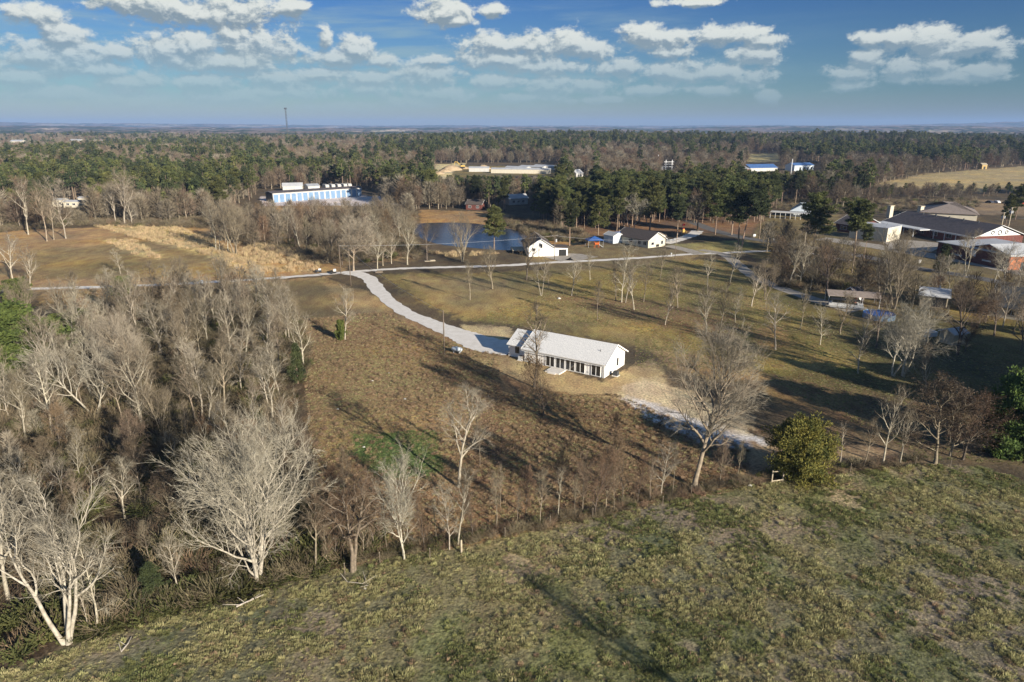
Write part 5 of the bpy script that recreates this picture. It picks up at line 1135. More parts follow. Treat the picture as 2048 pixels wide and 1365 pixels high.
# playground canopy
o = empty('play_canopy', at(1188, 494) + (0,), .2, 'bright blue fabric canopy over a small playground', 'canopy')
MB().add([(-3, -2.2, 2.7), (3, -2.2, 2.7), (3, 2.2, 2.7), (-3, 2.2, 2.7), (0, 0, 4.0), (-3, -2.2, 2.55), (3, -2.2, 2.55), (3, 2.2, 2.55), (-3, 2.2, 2.55)], [(0, 1, 4), (1, 2, 4), (2, 3, 4), (3, 0, 4), (5, 6, 1, 0), (6, 7, 2, 1), (7, 8, 3, 2), (8, 5, 0, 3)]).build('canopy_cloth', M['blue_cloth'], o)
for sx in (-2.8, 2.8):
    for sy in (-2, 2): MB().tube([(sx, sy, -.2), (sx, sy, 2.7)], .06, 6).build('post', M['steel'], o)
o = empty('play_set', at(1193, 496) + (0,), .2, 'orange and blue climbing frame under the blue canopy', 'play set')
MB().box((0, 0, 1.3), (1.6, 1.2, .12)).build('platform', M['orange'], o)
for sx in (-.75, .75):
    for sy in (-.55, .55): MB().tube([(sx, sy, 0), (sx, sy, 2.3)], .05, 6).build('post', M['orange'], o)
MB().box((1.6, 0, .75), (2.0, .6, .08), 0, .6).build('slide', M['tank'], o); MB().box((0, -.56, 1.7), (1.5, .05, .5)).build('guard_panel', M['orange'], o)
o = empty('climbing_slide', at(1366, 466) + (0,), .4, 'small bright yellow slide at the bend of the curved drive', 'slide')
MB().box((0, 0, .9), (1.0, .8, 1.3)).build('tower', M['yellow'], o); MB().box((1.1, 0, .6), (1.7, .6, .1), 0, .65).build('slide', M['yellow'], o); MB().box((0, 0, 1.75), (.9, .7, .3)).build('top_panel', M['red'], o)
for i, (u, v) in enumerate([(1337, 484), (1343, 483), (1349, 483)]):
    x, y = at(u, v); o = empty('picnic_table', (x, y, 0), .3 * i, ('left', 'middle', 'right')[i] + ' one of three white garden tables beside the cream house', 'table', 'white garden tables')
    MB().box((0, 0, .72), (1.7, .8, .08)).build('table_top', M['metal_white'], o)
    for s in (-.75, .75): MB().box((s, 0, .36), (.08, .7, .7)).build('leg', M['metal_white'], o)
    for s in (-.75, .75): MB().box((0, s, .42), (1.6, .28, .06)).build('bench', M['metal_white'], o)

# storage building with blue doors
p1 = Vector(at(547, 406)); p2 = Vector(at(724, 393)); Ls = (p2 - p1).length
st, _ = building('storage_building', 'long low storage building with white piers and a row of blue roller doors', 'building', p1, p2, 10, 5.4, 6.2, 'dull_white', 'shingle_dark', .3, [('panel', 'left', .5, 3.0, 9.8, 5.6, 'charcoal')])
for i in range(16):
    x = (i + .5) * Ls / 16; MB().box((x, -.03, 2.35), (Ls / 16 * .76, .08, 4.5)).build('roller_door', M['blue_door'], st)
for u0, u1, v, rg, nm in ((566, 606, 384, 7.0, 'white gabled workshop behind the left part of the blue-doored building'), (617, 640, 384, 6.4, 'white gabled shed with blue-grey roof behind the storage building')):
    building('workshop', nm, 'shed', at(u0, v), at(u1, v - 1), 12, 3.6, rg - 1.6, 'dull_white', 'metal_white' if u0 < 600 else 'metal_grey', .3, [('window', 'front', .3, 2.4, 2.5, 1.2, 'metal_grey'), ('garage_door_or_shade', 'front', .75, 1.6, 3.5, 3.0, 'metal_white')])
def camper(u, v, L, rz, label, h=3.0, m='dull_white', lift=.5, name='camper_trailer', cat='trailer', grp='white trailers behind the storage building'):
    x, y = at(u, v); o = empty(name, (x, y, 0), rz, label, cat, grp); s = L / 2
    MB().prism([(-s, lift + .5), (-s + .5, lift), (s - .3, lift), (s, lift + .4), (s, h + lift - .5), (s - .5, h + lift), (-s + .9, h + lift), (-s, h + lift - .9)], -1.25, 1.25).build('body', M[m], o)
    for k in (-.5, .5):
        for sx in (-1.2, 1.2): MB().tube([(sx - .1, k, .35), (sx + .1, k, .35)], .35, 10).build('wheel', M['black'], o)
    MB().box((1.27, 0, lift + h * .62), (.05, L * .5, .6)).build('window', M['glass'], o); MB().box((0, -s - .6, .45), (.12, 1.3, .12)).build('hitch', M['steel'], o)
for i, u in enumerate((652, 664, 676, 688, 697)): camper(u, 381 - i * .5, 8.5, .55, ['first', 'second', 'third', 'fourth', 'fifth'][i] + ' from the left of the white trailers parked behind the storage building', 3.6)
# white mobile homes in the wood at left
for u0, u1, v, hh, nm in ((106, 128, 414, 3.6, 'left one of three pale mobile homes half hidden by trees'), (128, 158, 416, 3.2, 'middle pale mobile home, longest and lowest of three in the trees'), (158, 178, 412, 4.2, 'right and tallest pale mobile home of three in the trees')):
    building('mobile_home', nm, 'mobile home', at(u0, v), at(u1, v), 5, hh, hh + .7, 'cream_wall', 'metal_grey', .2, [('window', 'front', .3, 1.9, 1.4, 1.0, 'glass'), ('window', 'front', .7, 1.9, 1.4, 1.0, 'glass')], 'mobile homes in the trees')
# storage rows, building site
for i, (u0, v0, u1, v1, w, nm) in enumerate([(938, 346, 978, 346, 9, 'short white storage row at the left end by the dirt mounds'), (982, 348.5, 1100, 350, 9, 'front long white storage row with seamed metal walls'), (1010, 344.5, 1052, 346, 10, 'second storage row with pale metal roof'), (1038, 342.5, 1085, 344.5, 10, 'third storage row with pale metal roof'), (1066, 341, 1108, 343, 10, 'rearmost storage row with pale metal roof')]):
    building('storage_row', nm, 'storage building', at(u0, v0), at(u1, v1), w, 4.5, 5.6, 'cream_wall' if i == 1 else 'dull_white', 'metal_grey' if i != 1 else 'metal_grey', .3, [], 'pale storage rows')
for i, (u, v, r, h) in enumerate([(890, 346, 9, 3.5), (903, 343, 13, 6.0), (967, 341, 9, 5.5), (925, 340, 11, 3.5), (878, 350, 7, 3.0)]):
    x, y = at(u, v); q = MB(); n = 18; rn = random.Random(i); R_ = [1, .72, .42, .16]; 
    for k, f in enumerate(R_):
        for j in range(n): a = 6.283 * j / n; rr = r * f * rn.uniform(.86, 1.14); q.v.append((math.cos(a) * rr, math.sin(a) * rr * .7, (-.3, h * .42, h * .78, h)[k] * rn.uniform(.9, 1.1)))
    for k in range(3):
        for j in range(n): q.f.append((k * n + j, k * n + (j + 1) % n, (k + 1) * n + (j + 1) % n, (k + 1) * n + j))
    q.f.append(tuple(3 * n + j for j in range(n))); o = q.build('dirt_mound', M['dirt'], None, True, (x, y, 0))
    tag(o, ['low tan dirt mound left of the excavator', 'broad tan dirt mound under the excavator', 'conical dirt mound behind the left storage row', 'flat spread of tan dirt right of the excavator', 'small dirt mound at the left end of the building site'][i], 'dirt mound', 'dirt mounds of the building site')
x, y = at(922, 341); o = empty('excavator', (x, y, 2.2), .1, 'yellow excavator standing on a dirt mound with its arm raised', 'excavator'); k = 1.15
MB().box((2, 0, 1.9 * k), (3.8 * k, 2.8 * k, 1.3 * k)).build('body', M['yellow'], o); MB().box((.6, -.6, 2.9 * k), (1.6 * k, 1.2 * k, 1.7 * k)).build('cab', M['glass'], o)
for s in (-1.1, 1.1): MB().box((1.5, s * k, .55 * k), (4.4 * k, .6 * k, 1.0 * k)).build('track', M['black'], o)
MB().tube([(-.5, 0, 2.2 * k), (-3.4 * k, 0, 5.2 * k), (-5.2 * k, 0, 5.4 * k)], [.45 * k, .42 * k, .3 * k], 4).build('boom', M['yellow'], o); MB().tube([(-5.2 * k, 0, 5.6 * k), (-6.0 * k, 0, 2.3 * k)], [.32 * k, .22 * k], 4).build('dipper_arm', M['yellow'], o)
MB().prism([(-.5, 1.2 * k), (.5, 1.2 * k), (.6, 2.3 * k), (-.6, 2.3 * k)], -6.9 * k, -5.7 * k).build('bucket', M['steel'], o)
# far small buildings
building('building', 'white building with a bright blue metal roof far beyond the pines', 'building', at(1500, 346), at(1554, 345), 16, 4.5, 7.5, 'dull_white', 'blue_roof', .4, [('door', 'front', q, 1.6, 3, 3.0, 'metal_grey') for q in (.2, .5, .8)])
building('building', 'red brick house with a grey roof left of the blue-roofed building', 'house', at(1462, 349), at(1498, 348), 14, 4.5, 6.5, 'brick_red', 'metal_grey', .4, [('window', 'front', q, 2.4, 2.2, 1.6, 'glass') for q in (.2, .5, .8)])
building('building', 'pale grey-blue building with a row of windows beside the tall pole', 'building', at(1588, 345), at(1626, 344), 13, 6.5, 8.5, 'tank', 'blue_roof', .4, [('window', 'front', q, 3.4, 2.2, 2.6, 'glass') for q in (.3, .5, .7, .9)])
building('hut', 'lone yellowish wooden hut on the far tan field', 'hut', at(1963, 341), at(1973, 341), 7, 5.5, 7, 'wood_yellow', 'wood_light', .3, [('door', 'front', .5, 2, 2, 3.4, 'black')])
building('house', 'small white house seen between trees beyond the pine grove', 'house', at(1152, 357), at(1166, 356), 9, 4, 7, 'dull_white', 'metal_grey', .3, [('window', 'front', .3, 2.2, 1.4, 1.4, 'glass'), ('window', 'front', .7, 2.2, 1.4, 1.4, 'glass')])
building('house', 'low red brick house under the bare trees behind the pond', 'house', at(932, 420), at(963, 421), 9, 3.0, 5, 'brick_red', 'shingle_brown', .4, [('window', 'front', q, 1.7, 1.4, 1.2, 'glass') for q in (.25, .75)])
building('house', 'pale house glimpsed through trunks right of the pond', 'house', at(1018, 411), at(1056, 409), 8, 3.6, 5.6, 'dull_white', 'metal_grey', .4, [('window', 'front', q, 1.9, 1.4, 1.2, 'glass') for q in (.25, .5, .75)])
building('shed', 'small white shed in the brush far behind the school', 'shed', at(1660, 357), at(1667, 357), 5, 4, 5.5, 'white_wall', 'metal_grey', .2, [('door', 'front', .5, 1.4, 1.6, 2.6, 'charcoal')])
for i, (u, v, nm) in enumerate([(22, 288, 'left'), (140, 286, 'middle'), (184, 288, 'right')]):
    x, y = at(u, v + 6); building('barn', nm + ' one of three tiny white barns on the far left horizon', 'barn', (x, y), (x + 26, y), 16, 10, 13, 'cream_wall', 'metal_grey', .3, [], 'tiny far barns', z=2)

# school
def shift(p, d, s): return Vector(p) + Vector(d) * s
p1 = Vector(at(1768, 458)); p2 = Vector(at(1946, 492)); dl = (p2 - p1).normalized(); nn = Vector((-dl.y, dl.x))
sc, Lsc = building('school_building', 'long school building with dark shingle roof, white eave and white gable with round ornaments', 'school', p1, p2, 22, 3.4, 7.2, 'brick_red', 'shingle_dark', .9, [('window', 'front', q, 2.0, 2.4, 1.6, 'glass') for q in (.15, .3, .45, .6, .75)])
MB().prism([(1.2, 3.42), (20.8, 3.42), (11, 6.9)], Lsc + .02, Lsc + .12).build('white_gable', M['white_wall'], sc)
for yy, rr in ((7.6, .6), (10.7, .8), (13.8, .6)):
    q = MB(); q.tube([(Lsc + .13, yy + math.cos(t * .524) * rr, 4.6 + math.sin(t * .524) * rr) for t in range(12)] + [(Lsc + .13, yy + rr, 5.1)], .2, 5); q.build('ring_ornament', M['charcoal'], sc)
MB().box((Lsc / 2, -1.1, 3.15), (Lsc + 1, .3, .55)).build('white_eave', M['metal_white'], sc)
MB().box((Lsc * .3, -3.6, 3.25), (Lsc * .55, 5.2, .35)).build('porch_roof', M['metal_white'], sc)
for i in range(9): MB().tube([(Lsc * .04 + i * Lsc * .115, -5.9 if i < 5 else -1.2, -.2), (Lsc * .04 + i * Lsc * .115, -5.9 if i < 5 else -1.2, 3.1)], .16, 8).build('column', M['metal_white'], sc)
for q in (.2, .35, .5, .65, .8): MB().tube([(Lsc * q, 10, 6.9), (Lsc * q, 10, 7.8)], .3, 6).build('roof_vent', M['charcoal'], sc)
building('school_building', 'cream block front of the school behind the large spreading pine', 'school', at(1697, 476), at(1772, 485), 12, 5.2, 5.4, 'cream_wall', 'metal_grey', .1, [('window', 'front', .12, 3.4, 2.4, 1.4, 'glass'), ('door', 'front', .45, 1.4, 2, 2.6, 'glass')], flat=True)
building('school_building', 'dark shingled classroom wing left of the cream block', 'school', at(1670, 462), at(1702, 467), 16, 3.4, 6.6, 'brick_red', 'shingle_dark', .7, [('window', 'front', .5, 1.8, 3, 1.3, 'glass')])
building('school_building', 'low red brick school wing with flat grey metal roof nearest the road', 'school', at(1872, 511), at(2014, 541), 24, 4.6, 4.8, 'brick_red', 'metal_grey', .5, [('sign', 'front', .52, 3.2, 2.2, 2.0, 'white_wall'), ('window', 'front', .3, 1.6, 4, .3, 'metal_white'), ('window', 'front', .72, 1.6, 3, .3, 'metal_white')], flat=True)
p = Vector(at(2016, 541)); building('school_building', 'orange brick end wing lit by the sun at the right edge', 'school', p, p + Vector((26, 3)), 17, 4.4, 6.6, 'brick_orange', 'metal_white', .5, [('door', 'front', .18, 1.2, 1.6, 2.4, 'charcoal'), ('window', 'front', .4, 2, 1.6, 1.6, 'glass')])
building('school_building', 'taupe roofed hall rising behind the dark school roof', 'school', at(1840, 440), at(1952, 446), 30, 3.8, 7.6, 'cream_wall', 'shingle_taupe', .8, [], hip=14)
for u, v, nm in ((1778, 436, 'left'), (1838, 437, 'right')):
    x, y = at(u, v); o = empty('roof_cupola', (x, y, 0), .3, 'small white cupola on the school roof, ' + nm + ' of two', 'cupola', 'school roof cupolas'); MB().box((0, 0, 2.8), (2.0, 2.0, 5.8)).build('shaft', M['cream_wall'], o); MB().box((0, 0, 5.85), (2.5, 2.5, .3)).build('cap', M['wood_light'], o)
wk = empty('covered_walkway', at(1541, 436) + (0,), math.atan2(at(1622, 441)[1] - at(1541, 436)[1], at(1622, 441)[0] - at(1541, 436)[0]), 'long flat-roofed white covered walkway at the far edge of the lawn', 'walkway'); lw = (Vector(at(1622, 441)) - Vector(at(1541, 436))).length
MB().box((lw / 2, 0, 3.1), (lw, 3.6, .5)).build('walkway_roof', M['metal_white'], wk)
for i in range(9): MB().tube([(i * lw / 8, -1.5, -.2), (i * lw / 8, -1.5, 2.9)], .12, 6).build('post', M['metal_white'], wk)
building('house', 'dark house with hipped blue-grey roof behind the covered walkway', 'house', at(1582, 434), at(1622, 436), 12, 3.2, 6.4, 'charcoal', 'tank', .8, [('window', 'front', q, 1.8, 1.4, 1.4, 'tank') for q in (.2, .4, .6, .8)], hip=6)
building('house', 'charcoal roofed house at the right edge above the shaded lawn', 'house', at(1975, 632), at(2090, 650), 14, 2.8, 6.2, 'cream_wall', 'charcoal', .6, [('window', 'front', .4, 1.6, 1.4, 1.2, 'glass')])
building('shed', 'tan open-fronted shed with a pale metal roof between the road and yard trees', 'shed', at(1838, 612), at(1893, 618), 8, 2.8, 4.0, 'wood_light', 'metal_white', .5, [('garage_door_or_shade', 'front', .7, 1.3, 3.0, 2.3, 'black')])  # black front panel paints the dark inside of the open bay
building('shed', 'little grey wooden shed at the foot of the dark forked tree', 'shed', at(1905, 692), at(1932, 688), 3.2, 2.3, 3.1, 'wood_light', 'metal_grey', .25, [('door', 'front', .5, 1.0, .9, 1.9, 'wood_pole')])
# carport, boat, barn shed
cp = empty('carport', at(1650, 606) + (0,), -.28, 'carport with a long dark metal roof beside the large dark oak', 'carport')
MB().prism([(-3, 2.5), (0, 3.3), (3, 2.5), (3, 2.65), (0, 3.48), (-3, 2.65)], 0, 12).build('roof', M['shingle_taupe'], cp)
for i in range(4):
    for s in (-2.8, 2.8): MB().tube([(.3 + i * 3.8, s, -.2), (.3 + i * 3.8, s, 2.55)], .07, 6).build('post', M['metal_white'], cp)
bt = empty('boat', at(1657, 614) + (0,), -.45, 'long dark pontoon boat parked beside the carport', 'boat'); MB().prism([(-1.2, .7), (1.2, .7), (1.25, 1.3), (-1.25, 1.3)], 0, 7.5).build('deck', M['metal_white'], bt)
for s in (-.9, .9): MB().tube([(-.3, s, .5), (.3, s, .45), (7.2, s, .45), (7.8, s, .6)], [.1, .28, .28, .05], 8).build('pontoon', M['steel'], bt)
MB().box((3.5, 0, 2.2), (6.5, 2.5, .12)).build('bimini_top', M['black'], bt)
for s in (.6, 6.2): MB().box((s, 0, 1.7), (.06, 2.3, .95)).build('frame', M['steel'], bt)
building('shed', 'small dark red barn shed with white trimmed door beside the carport', 'shed', at(1709, 607), at(1726, 606), 4, 2.2, 3.6, 'brick_red', 'shingle_dark', .2, [('window', 'front', .5, 2.0, .9, .8, 'glass'), ('door', 'front', .5, .8, 1.2, 1.5, 'white_wall')])
o = empty('swimming_pool', at(1757, 636) + (0,), -.2, 'round above-ground pool with bright blue cover in the shaded yard', 'pool'); MB().tube([(0, 0, -.1), (0, 0, 1.2)], 3.4, 28, False).build('pool_wall', M['blue_door'], o); MB().tube([(0, 0, 1.0), (0, 0, 1.08)], 3.3, 28).build('cover', M['blue_cloth'], o)
def car(u, v, rz, m, label, grp='parked cars', k=1.0, z=0.0):
    x, y = at(u, v); o = empty('car', (x, y, z), rz, label, 'car', grp)
    MB().prism([(-2.2, .35), (2.2, .35), (2.25, .75), (1.3, .95), (.7, 1.45), (-1.2, 1.45), (-1.9, 1.0), (-2.2, .9)], -.9, .9).build('body', M[m], o)
    MB().prism([(1.15, .98), (.66, 1.40), (-1.15, 1.40), (-1.75, 1.0)], -.92, .92).build('windows', M['glass'], o)
    for sx in (-.85, .85):
        for sy in (-1.35, 1.35): MB().tube([(sx - .1, sy, .33), (sx + .1, sy, .33)], .33, 12).build('wheel', M['black'], o)
    for sx in (-.6, .6): MB().box((sx, 2.24, .68), (.35, .05, .14)).build('headlight', M['metal_white'], o)
for i, (u, v, m, l) in enumerate([(1978, 407, 'car_dark', 'dark car leftmost in the row parked behind the transformer poles'), (1992, 407, 'car_white', 'white car second in the row parked behind the transformer poles'), (2012, 408, 'car_dark', 'dark car third in the row parked behind the transformer poles'), (2040, 409, 'red', 'red car at the right end of the parked row')]): car(u, v, .2, m, l, 'cars parked behind the school', z=.1)
car(1742, 462, 1.2, 'car_dark', 'dark car parked at the left of the cream school block')
for i, (u, v) in enumerate([(1508, 476), (1547, 484)]):
    x, y = at(u, v); o = empty('roadside_box', (x, y, 0), .4, ('larger white box sign on the verge of the paved road', 'smaller white box on the verge nearer the tall dark pine')[i], 'box'); MB().box((0, 0, 1.0), (1.4, .3, .9) if i == 0 else (.8, .3, .6)).build('panel', M['metal_white'], o)
    for s in (-.4, .4): MB().tube([(s * .6, 0, -.1), (s * .6, 0, .6)], .05, 6).build('leg', M['steel'], o)
o = empty('dark_fence', at(1990, 478) + (0,), -.12, 'dark slatted enclosure beside the transformer poles', 'fence'); 
for s in (0, 1): MB().box((5, s * 4, 1.1), (10, .1, 2.2)).build('fence_panel', M['charcoal'], o)
for s in (0, 1): MB().box((s * 10, 2, 1.1), (.1, 3.8, 2.2)).build('fence_panel', M['charcoal'], o)

# poles, tower, substation, wires
POLES = []
def PT(u, v, vt, r, m, arms, xf, name, label, cat, grp=None, ad=.6):
    x, y = at(u, v); h = top_z(u, v, vt); POLES.append((x, y, h)); post(name, label, cat, x, y, h, r, m, arms, xf, grp, 0, 0, ad)
PT(889, 711, 621, .14, 'wood_pole', 0, 0, 'utility_pole', 'wooden utility pole beside the propane tank left of the driveway', 'utility pole', 'utility poles')
PT(702, 572, 497, .14, 'wood_pole', 0, 0, 'utility_pole', 'right one of two wooden poles at the lane junction', 'utility pole', 'utility poles')
PT(682, 549, 490, .14, 'wood_pole', 0, 0, 'utility_pole', 'left one of two wooden poles at the lane junction', 'utility pole', 'utility poles')
PT(1109, 520, 470, .13, 'wood_pole', 1, 1, 'utility_pole', 'utility pole with transformer beside the white pond house', 'utility pole', 'utility poles')
PT(1329, 512, 468, .12, 'wood_pole', 0, 0, 'utility_pole', 'left one of two slim poles in front of the cream house', 'utility pole', 'utility poles')
PT(1350, 518, 478, .12, 'wood_pole', 1, 0, 'utility_pole', 'right one of two slim poles by the lane in front of the cream house', 'utility pole', 'utility poles')
PT(1997, 481, 425, .2, 'wood_light', 1, 2, 'utility_pole', 'left one of two poles with transformers by the school parking', 'utility pole', 'utility poles')
PT(2013, 471, 415, .2, 'wood_light', 1, 3, 'utility_pole', 'right one of two poles with transformers by the school parking', 'utility pole', 'utility poles')
PT(1888, 568, 510, .12, 'wood_light', 0, 0, 'utility_pole', 'bare pale pole in the lawn beside the small dark cedar', 'utility pole', 'utility poles')
PT(1602, 545, 465, .10, 'wood_light', 0, 0, 'utility_pole', 'thin pale pole on the bank beside the side road', 'utility pole', 'utility poles')
PT(1580, 361, 318, .45, 'metal_white', 0, 0, 'light_mast', 'tall pale mast right of the blue-roofed building', 'mast', 'tall pale masts')
PT(1441, 345, 318, .45, 'metal_white', 0, 0, 'light_mast', 'tall pale mast rising above the pine grove', 'mast', 'tall pale masts')
PT(1315, 342, 310, .45, 'metal_white', 0, 0, 'light_mast', 'tall pale mast left of the substation', 'mast', 'tall pale masts')
PT(1056, 296, 277, .7, 'metal_white', 0, 0, 'light_mast', 'thin pale mast standing out of the far green pines', 'mast', 'tall pale masts')
x, y = at(1337, 343); o = empty('substation_frame', (x, y, 0), .1, 'pale steel substation gantry with twin towers behind the pine grove', 'substation')
hh = top_z(1337, 343, 320)
for s in (-3.2, 3.2): MB().tube([(s, 0, 0), (s, 0, hh)], [.9, .4], 4).build('tower_leg', M['metal_white'], o)
for zz in (.4, .62, .82): MB().box((0, 0, hh * zz), (10, .5, .6)).build('beam', M['metal_white'], o)
for s in (-7, 8): MB().box((s, 2, 2.5), (4, 3, 5)).build('switch_cabinet', M['metal_grey'], o)
# lattice tower
D = 2100.0; r_ = (577 - 1024) / F; Y = D; X = Y * CP * r_ * 1.0 / 1.0
X = r_ * (Y * CP + (CAMH) * SP); tz = CAMH + Y * ((-(216 - 682.5) / F) * CP - SP) / (CP + (-(216 - 682.5) / F) * SP)
o = empty('radio_tower', (X, Y, float(terrain(X, Y))), 0, 'tall dark lattice radio tower on the horizon', 'tower'); tz -= float(terrain(X, Y)); q = MB()
for k in range(3): a = k * 2.094; q.tube([(math.cos(a) * 2.4, math.sin(a) * 2.4, 0), (math.cos(a) * 2.0, math.sin(a) * 2.0, tz)], .42, 5)
q.build('mast_legs', M['charcoal'], o); q = MB(); n = 22
for i in range(n):
    for k in range(3): a = k * 2.094; b = a + 2.094; q.tube([(math.cos(a) * 2.3, math.sin(a) * 2.3, tz * i / n), (math.cos(b) * 2.3, math.sin(b) * 2.3, tz * (i + 1) / n)], .2, 4)
q.build('lattice', M['charcoal'], o); q = MB()
for k in range(6): a = k * 1.047; q.box((math.cos(a) * 3.4, math.sin(a) * 3.4, tz - 2), (.9, .9, 4), a)
q.build('antenna_array', M['charcoal'], o)
def wire(P, sag, label, grp=None, r=.022):
    q = MB()
    for a, b in zip(P, P[1:]):
        a = Vector(a); b = Vector(b); pts = [a.lerp(b, t / 10) - Vector((0, 0, sag * 4 * (t / 10) * (1 - t / 10))) for t in range(11)]; q.tube(pts, r, 4)
    o = q.build('power_line', M['metal_grey']); tag(o, label, 'power line', grp)
pl = lambda i, dz=.3: (POLES[i][0], POLES[i][1], POLES[i][2] - dz)
wire([pl(2), pl(3), pl(5), pl(4)], .9, 'overhead wire running along the lane past the pond house', None, .022)
wire([pl(1), pl(2)], .3, 'short wire between the two lane junction poles')
wire([pl(0), pl(1)], 1.2, 'wire from the propane-tank pole to the lane junction poles')
wire([pl(6), pl(7)], .2, 'short wire between the two transformer poles')

# near fence: posts, brace, wires
FP = []
for i, (u, v, vt) in enumerate([(923, 1107, 1083), (1010, 1076, 1056), (1100, 1052, 1032), (1185, 1036, 1014), (1325, 1012, 990), (1382, 990, 970), (1640, 950, 934), (1700, 945, 930), (1830, 932, 918), (1900, 934, 920), (860, 1118, 1100), (760, 1126, 1104), (690, 1148, 1126)]):
    x, y = at(u, v); FP.append((x, y)); bright = i == 0
    o = empty('fence_post', (x, y, 0), 0, 'bright pale wooden fence post at the corner by two thin trees' if bright else 'thin weathered post of the wire fence along the field edge', 'fence post', None if bright else 'thin fence posts')
    h_ = 1.55 if bright else 1.2; MB().tube([(0, 0, -.2), (0, 0, h_)], .10 if bright else .05, 8).build('shaft', M['wood_light' if bright else 'wood_pole'], o); MB().tube([(0, 0, h_), (0, 0, h_ + .04)], [.09 if bright else .045, .05], 8).build('top', M['wood_light'], o)
p1 = Vector(at(1543, 967)); p2 = Vector(at(1565, 964)); p3 = Vector(at(1581, 961)); d = p2 - p1; dd = p3 - p2
o = empty('fence_brace', (p1.x, p1.y, 0), 0, 'pale wooden H-shaped fence brace with a slanting strut left of the golden cedar', 'fence brace')
for q_ in (Vector((0, 0)), d): MB().tube([(q_.x, q_.y, -.2), (q_.x, q_.y, 1.75)], .09, 8).build('post', M['wood_light'], o)
for zz in (1.55, .3): MB().tube([(0, 0, zz), (d.x, d.y, zz)], .07, 6).build('rail', M['wood_light'], o)
MB().tube([(d.x, d.y, 1.7), (d.x + dd.x, d.y + dd.y, .05)], .07, 6).build('strut', M['wood_light'], o)
wires = sorted(FP); q = MB()
for zz in (.45, .8, 1.1):
    for a, b in zip(wires, wires[1:]): q.tube([(a[0], a[1], zz), (b[0], b[1], zz)], .003, 3)
tag(q.build('fence_wire', M['charcoal']), 'thin wire strands of the fence along the near field edge', 'fence wire')
# logs, stones, small things
def log(u0, v0, u1, v1, r, label, branches=0, z=.18):
    a = Vector(at(u0, v0) + (z,)); b = Vector(at(u1, v1) + (z * .8,)); rnd = random.Random(int(u0)); q = MB(); m = (a + b) / 2 + Vector((rnd.uniform(-.15, .15), rnd.uniform(-.15, .15), .06)); c = a
    q.tube([a - c, m - c, b - c], [r, r * .85, r * .45], 7); o = empty('fallen_log', c, 0, label, 'log', 'fallen logs'); q.build('trunk', M['log'], o)
    q = MB()
    for i in range(branches): t = rnd.random(); p = a.lerp(b, t) - c; q.tube([p, p + Vector((rnd.gauss(0, .7), rnd.gauss(0, .7), rnd.uniform(.1, .7)))], [.04, .012], 4)
    if branches: q.build('branches', M['log'], o)
log(268, 1236, 340, 1220, .12, 'branchy grey fallen log lying at the near edge of the left wood', 12)
log(473, 1217, 528, 1192, .09, 'straight pale fallen trunk at the field edge below the whitish tree', 3)
log(243, 1305, 263, 1275, .07, 'short dark crooked branch lying in the near field', 2, .08)
log(690, 1165, 745, 1172, .05, 'thin fallen branch in front of the broken tree', 6, .08)
rs = random.Random(3)
STL = ['larger pale stone on the upper brown slope', 'small pale stone highest on the brown slope', 'small pale stone in the middle of the brown slope', 'small pale stone on the left side of the brown slope', 'small pale stone by the bright green grass patch', 'long pale slab in the meadow behind the house', 'small pale slab near the top of the side road', 'small pale stone between the two saplings at the fence', 'small pale stone right of the two saplings', 'pale stone in the near field left of the fence brace', 'pale stone below the broken tree in the near field']
for i, (u, v, s) in enumerate([(744, 763, .28), (778, 747, .2), (810, 799, .22), (676, 819, .2), (728, 895, .22), (1118, 598, .5), (1545, 548, .3), (1100, 1042, .2), (1130, 1036, .25), (1500, 972, .3), (730, 1178, .2)]):
    x, y = at(u, v); q = MB(); n = 7
    for k in range(3):
        for j in range(n): a = 6.283 * j / n; rr = s * (1, .95, .45)[k] * rs.uniform(.75, 1.2); q.v.append((math.cos(a) * rr, math.sin(a) * rr * .7, (-.05, s * .35, s * .7)[k]))
    for k in range(2):
        for j in range(n): q.f.append((k * n + j, k * n + (j + 1) % n, (k + 1) * n + (j + 1) % n, (k + 1) * n + j))
    q.f.append(tuple(2 * n + j for j in range(n))); o = q.build('stone', M['stone'], None, False, (x, y, 0)); tag(o, STL[i], 'stone')
def small(u, v, name, label, cat, parts):
    x, y = at(u, v); o = empty(name, (x, y, 0), .3, label, cat)
    for nm, c, d, m in parts: MB().box(c, d).build(nm, M[m], o)
small(404, 571, 'utility_box', 'small pale box on a stake beside the gravel lane', 'box', [('cabinet', (0, 0, .95), (.9, .6, .9), 'tank'), ('stake', (0, 0, .25), (.12, .12, .6), 'steel')])
small(637, 545, 'utility_cart', 'low grey machine parked in the grass left of the lane junction', 'machine', [('frame', (0, 0, .5), (1.8, .9, .4), 'charcoal'), ('hood', (.4, 0, .9), (.8, .7, .5), 'metal_white'), ('wheel', (-.6, -.5, .3), (.5, .15, .5), 'black'), ('wheel', (.6, -.5, .3), (.5, .15, .5), 'black')])
small(667, 548, 'garden_tractor', 'small white and dark mower nearest the lane junction', 'mower', [('frame', (0, 0, .5), (1.7, .9, .5), 'black'), ('hood', (.4, 0, 1.0), (.8, .8, .9), 'metal_white'), ('wheel', (-.6, -.5, .35), (.6, .2, .6), 'black'), ('seat', (-.5, 0, .95), (.5, .5, .3), 'black')])
small(758, 546, 'brush_pile', 'small dark log pile at the lane just right of the junction', 'log pile', [('lower_log', (0, 0, .2), (2.2, .4, .4), 'wood_pole'), ('upper_log', (.2, .1, .5), (1.6, .35, .35), 'bark_dark'), ('side_log', (-.3, .45, .2), (1.9, .4, .4), 'bark_dark')])
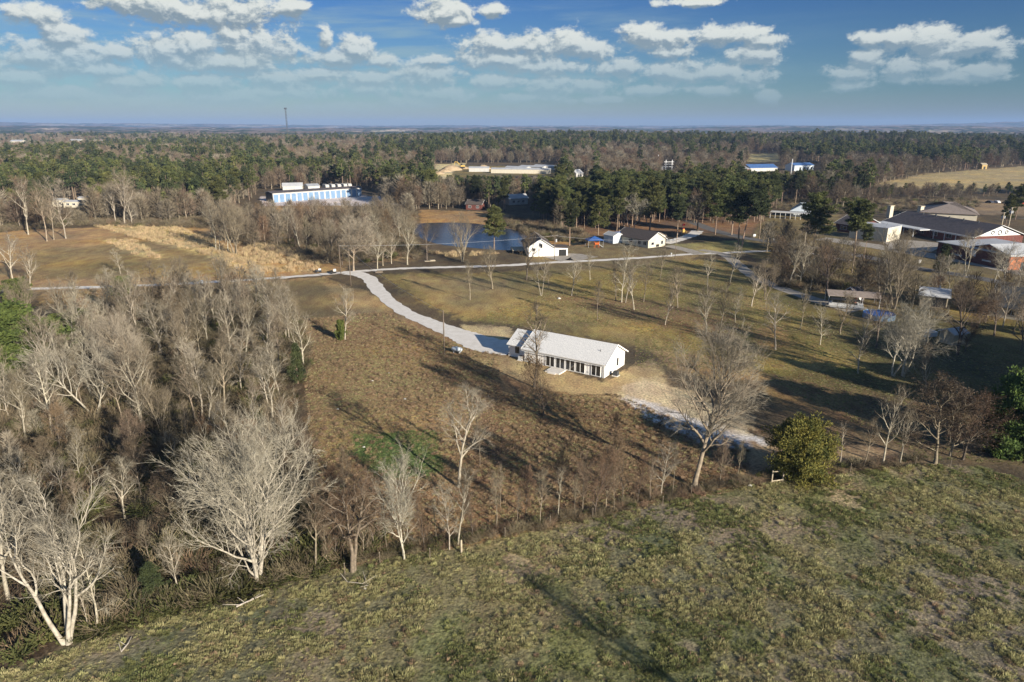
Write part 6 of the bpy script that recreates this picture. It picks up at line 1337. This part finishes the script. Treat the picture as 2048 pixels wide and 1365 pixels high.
small(860, 523, 'wooden_pallet', 'grey wooden pallets lying in the grass before the pond', 'pallet', [('lower_boards', (0, 0, .12), (3.6, 1.3, .12), 'wood_light'), ('upper_boards', (.9, .2, .3), (1.6, 1.2, .12), 'wood_light')])
small(1342, 514, 'mailbox', 'white mailbox post at the lane below the cream house', 'mailbox', [('post', (0, 0, .5), (.15, .15, 1.1), 'metal_white'), ('box', (0, 0, 1.15), (.3, .6, .35), 'metal_white')])
small(1875, 577, 'lawn_ornament', 'pair of small white and teal lawn figures in the shaded grass', 'ornament', [('left_figure', (-.5, 0, .6), (.5, .4, 1.2), 'metal_white'), ('right_figure', (.6, 0, .4), (.6, .4, .8), 'blue_door')])
small(1838, 532, 'warning_sign', 'white diamond sign at the verge of the paved road', 'sign', [('post', (0, 0, .7), (.08, .08, 1.4), 'steel'), ('sign_plate', (0, -.06, 1.5), (.9, .05, .9), 'metal_white')])
small(1855, 672, 'tarp_pile', 'heap under pale blue tarpaulin in the shaded yard', 'tarpaulin', [('heap', (0, 0, .5), (3, 2, 1.0), 'tank'), ('top_fold', (.2, 0, 1.1), (1.8, 1.3, .3), 'tank')])
x, y = at(1363, 470); o = empty('flagpole', (x, y, 0), 0, 'small flag on a pole by the yellow slide', 'flag'); MB().tube([(0, 0, 0), (0, 0, 4.6)], .05, 6).build('pole', M['steel'], o); MB().box((.6, 0, 4.1), (1.2, .04, .8)).build('flag', M['red'], o)

# ------------------------------------------------------------------ air
hz = MB().box((0, 0, 96), (34800, 34800, 236)); me = hz.mesh('haze', M['white_wall']); me.materials.clear()
hm = bpy.data.materials.new('haze'); hm.use_nodes = True; nt = hm.node_tree; nt.nodes.clear(); pv = nt.nodes.new('ShaderNodeVolumePrincipled'); ou = nt.nodes.new('ShaderNodeOutputMaterial')
pv.inputs['Color'].default_value = (.36, .57, .98, 1); pv.inputs['Density'].default_value = 8e-5; pv.inputs['Anisotropy'].default_value = 0; nt.links.new(pv.outputs[0], ou.inputs['Volume'])
me.materials.append(hm); tag(put('haze', me), 'thin blue haze between the near fields and the horizon', 'haze', kind='stuff')
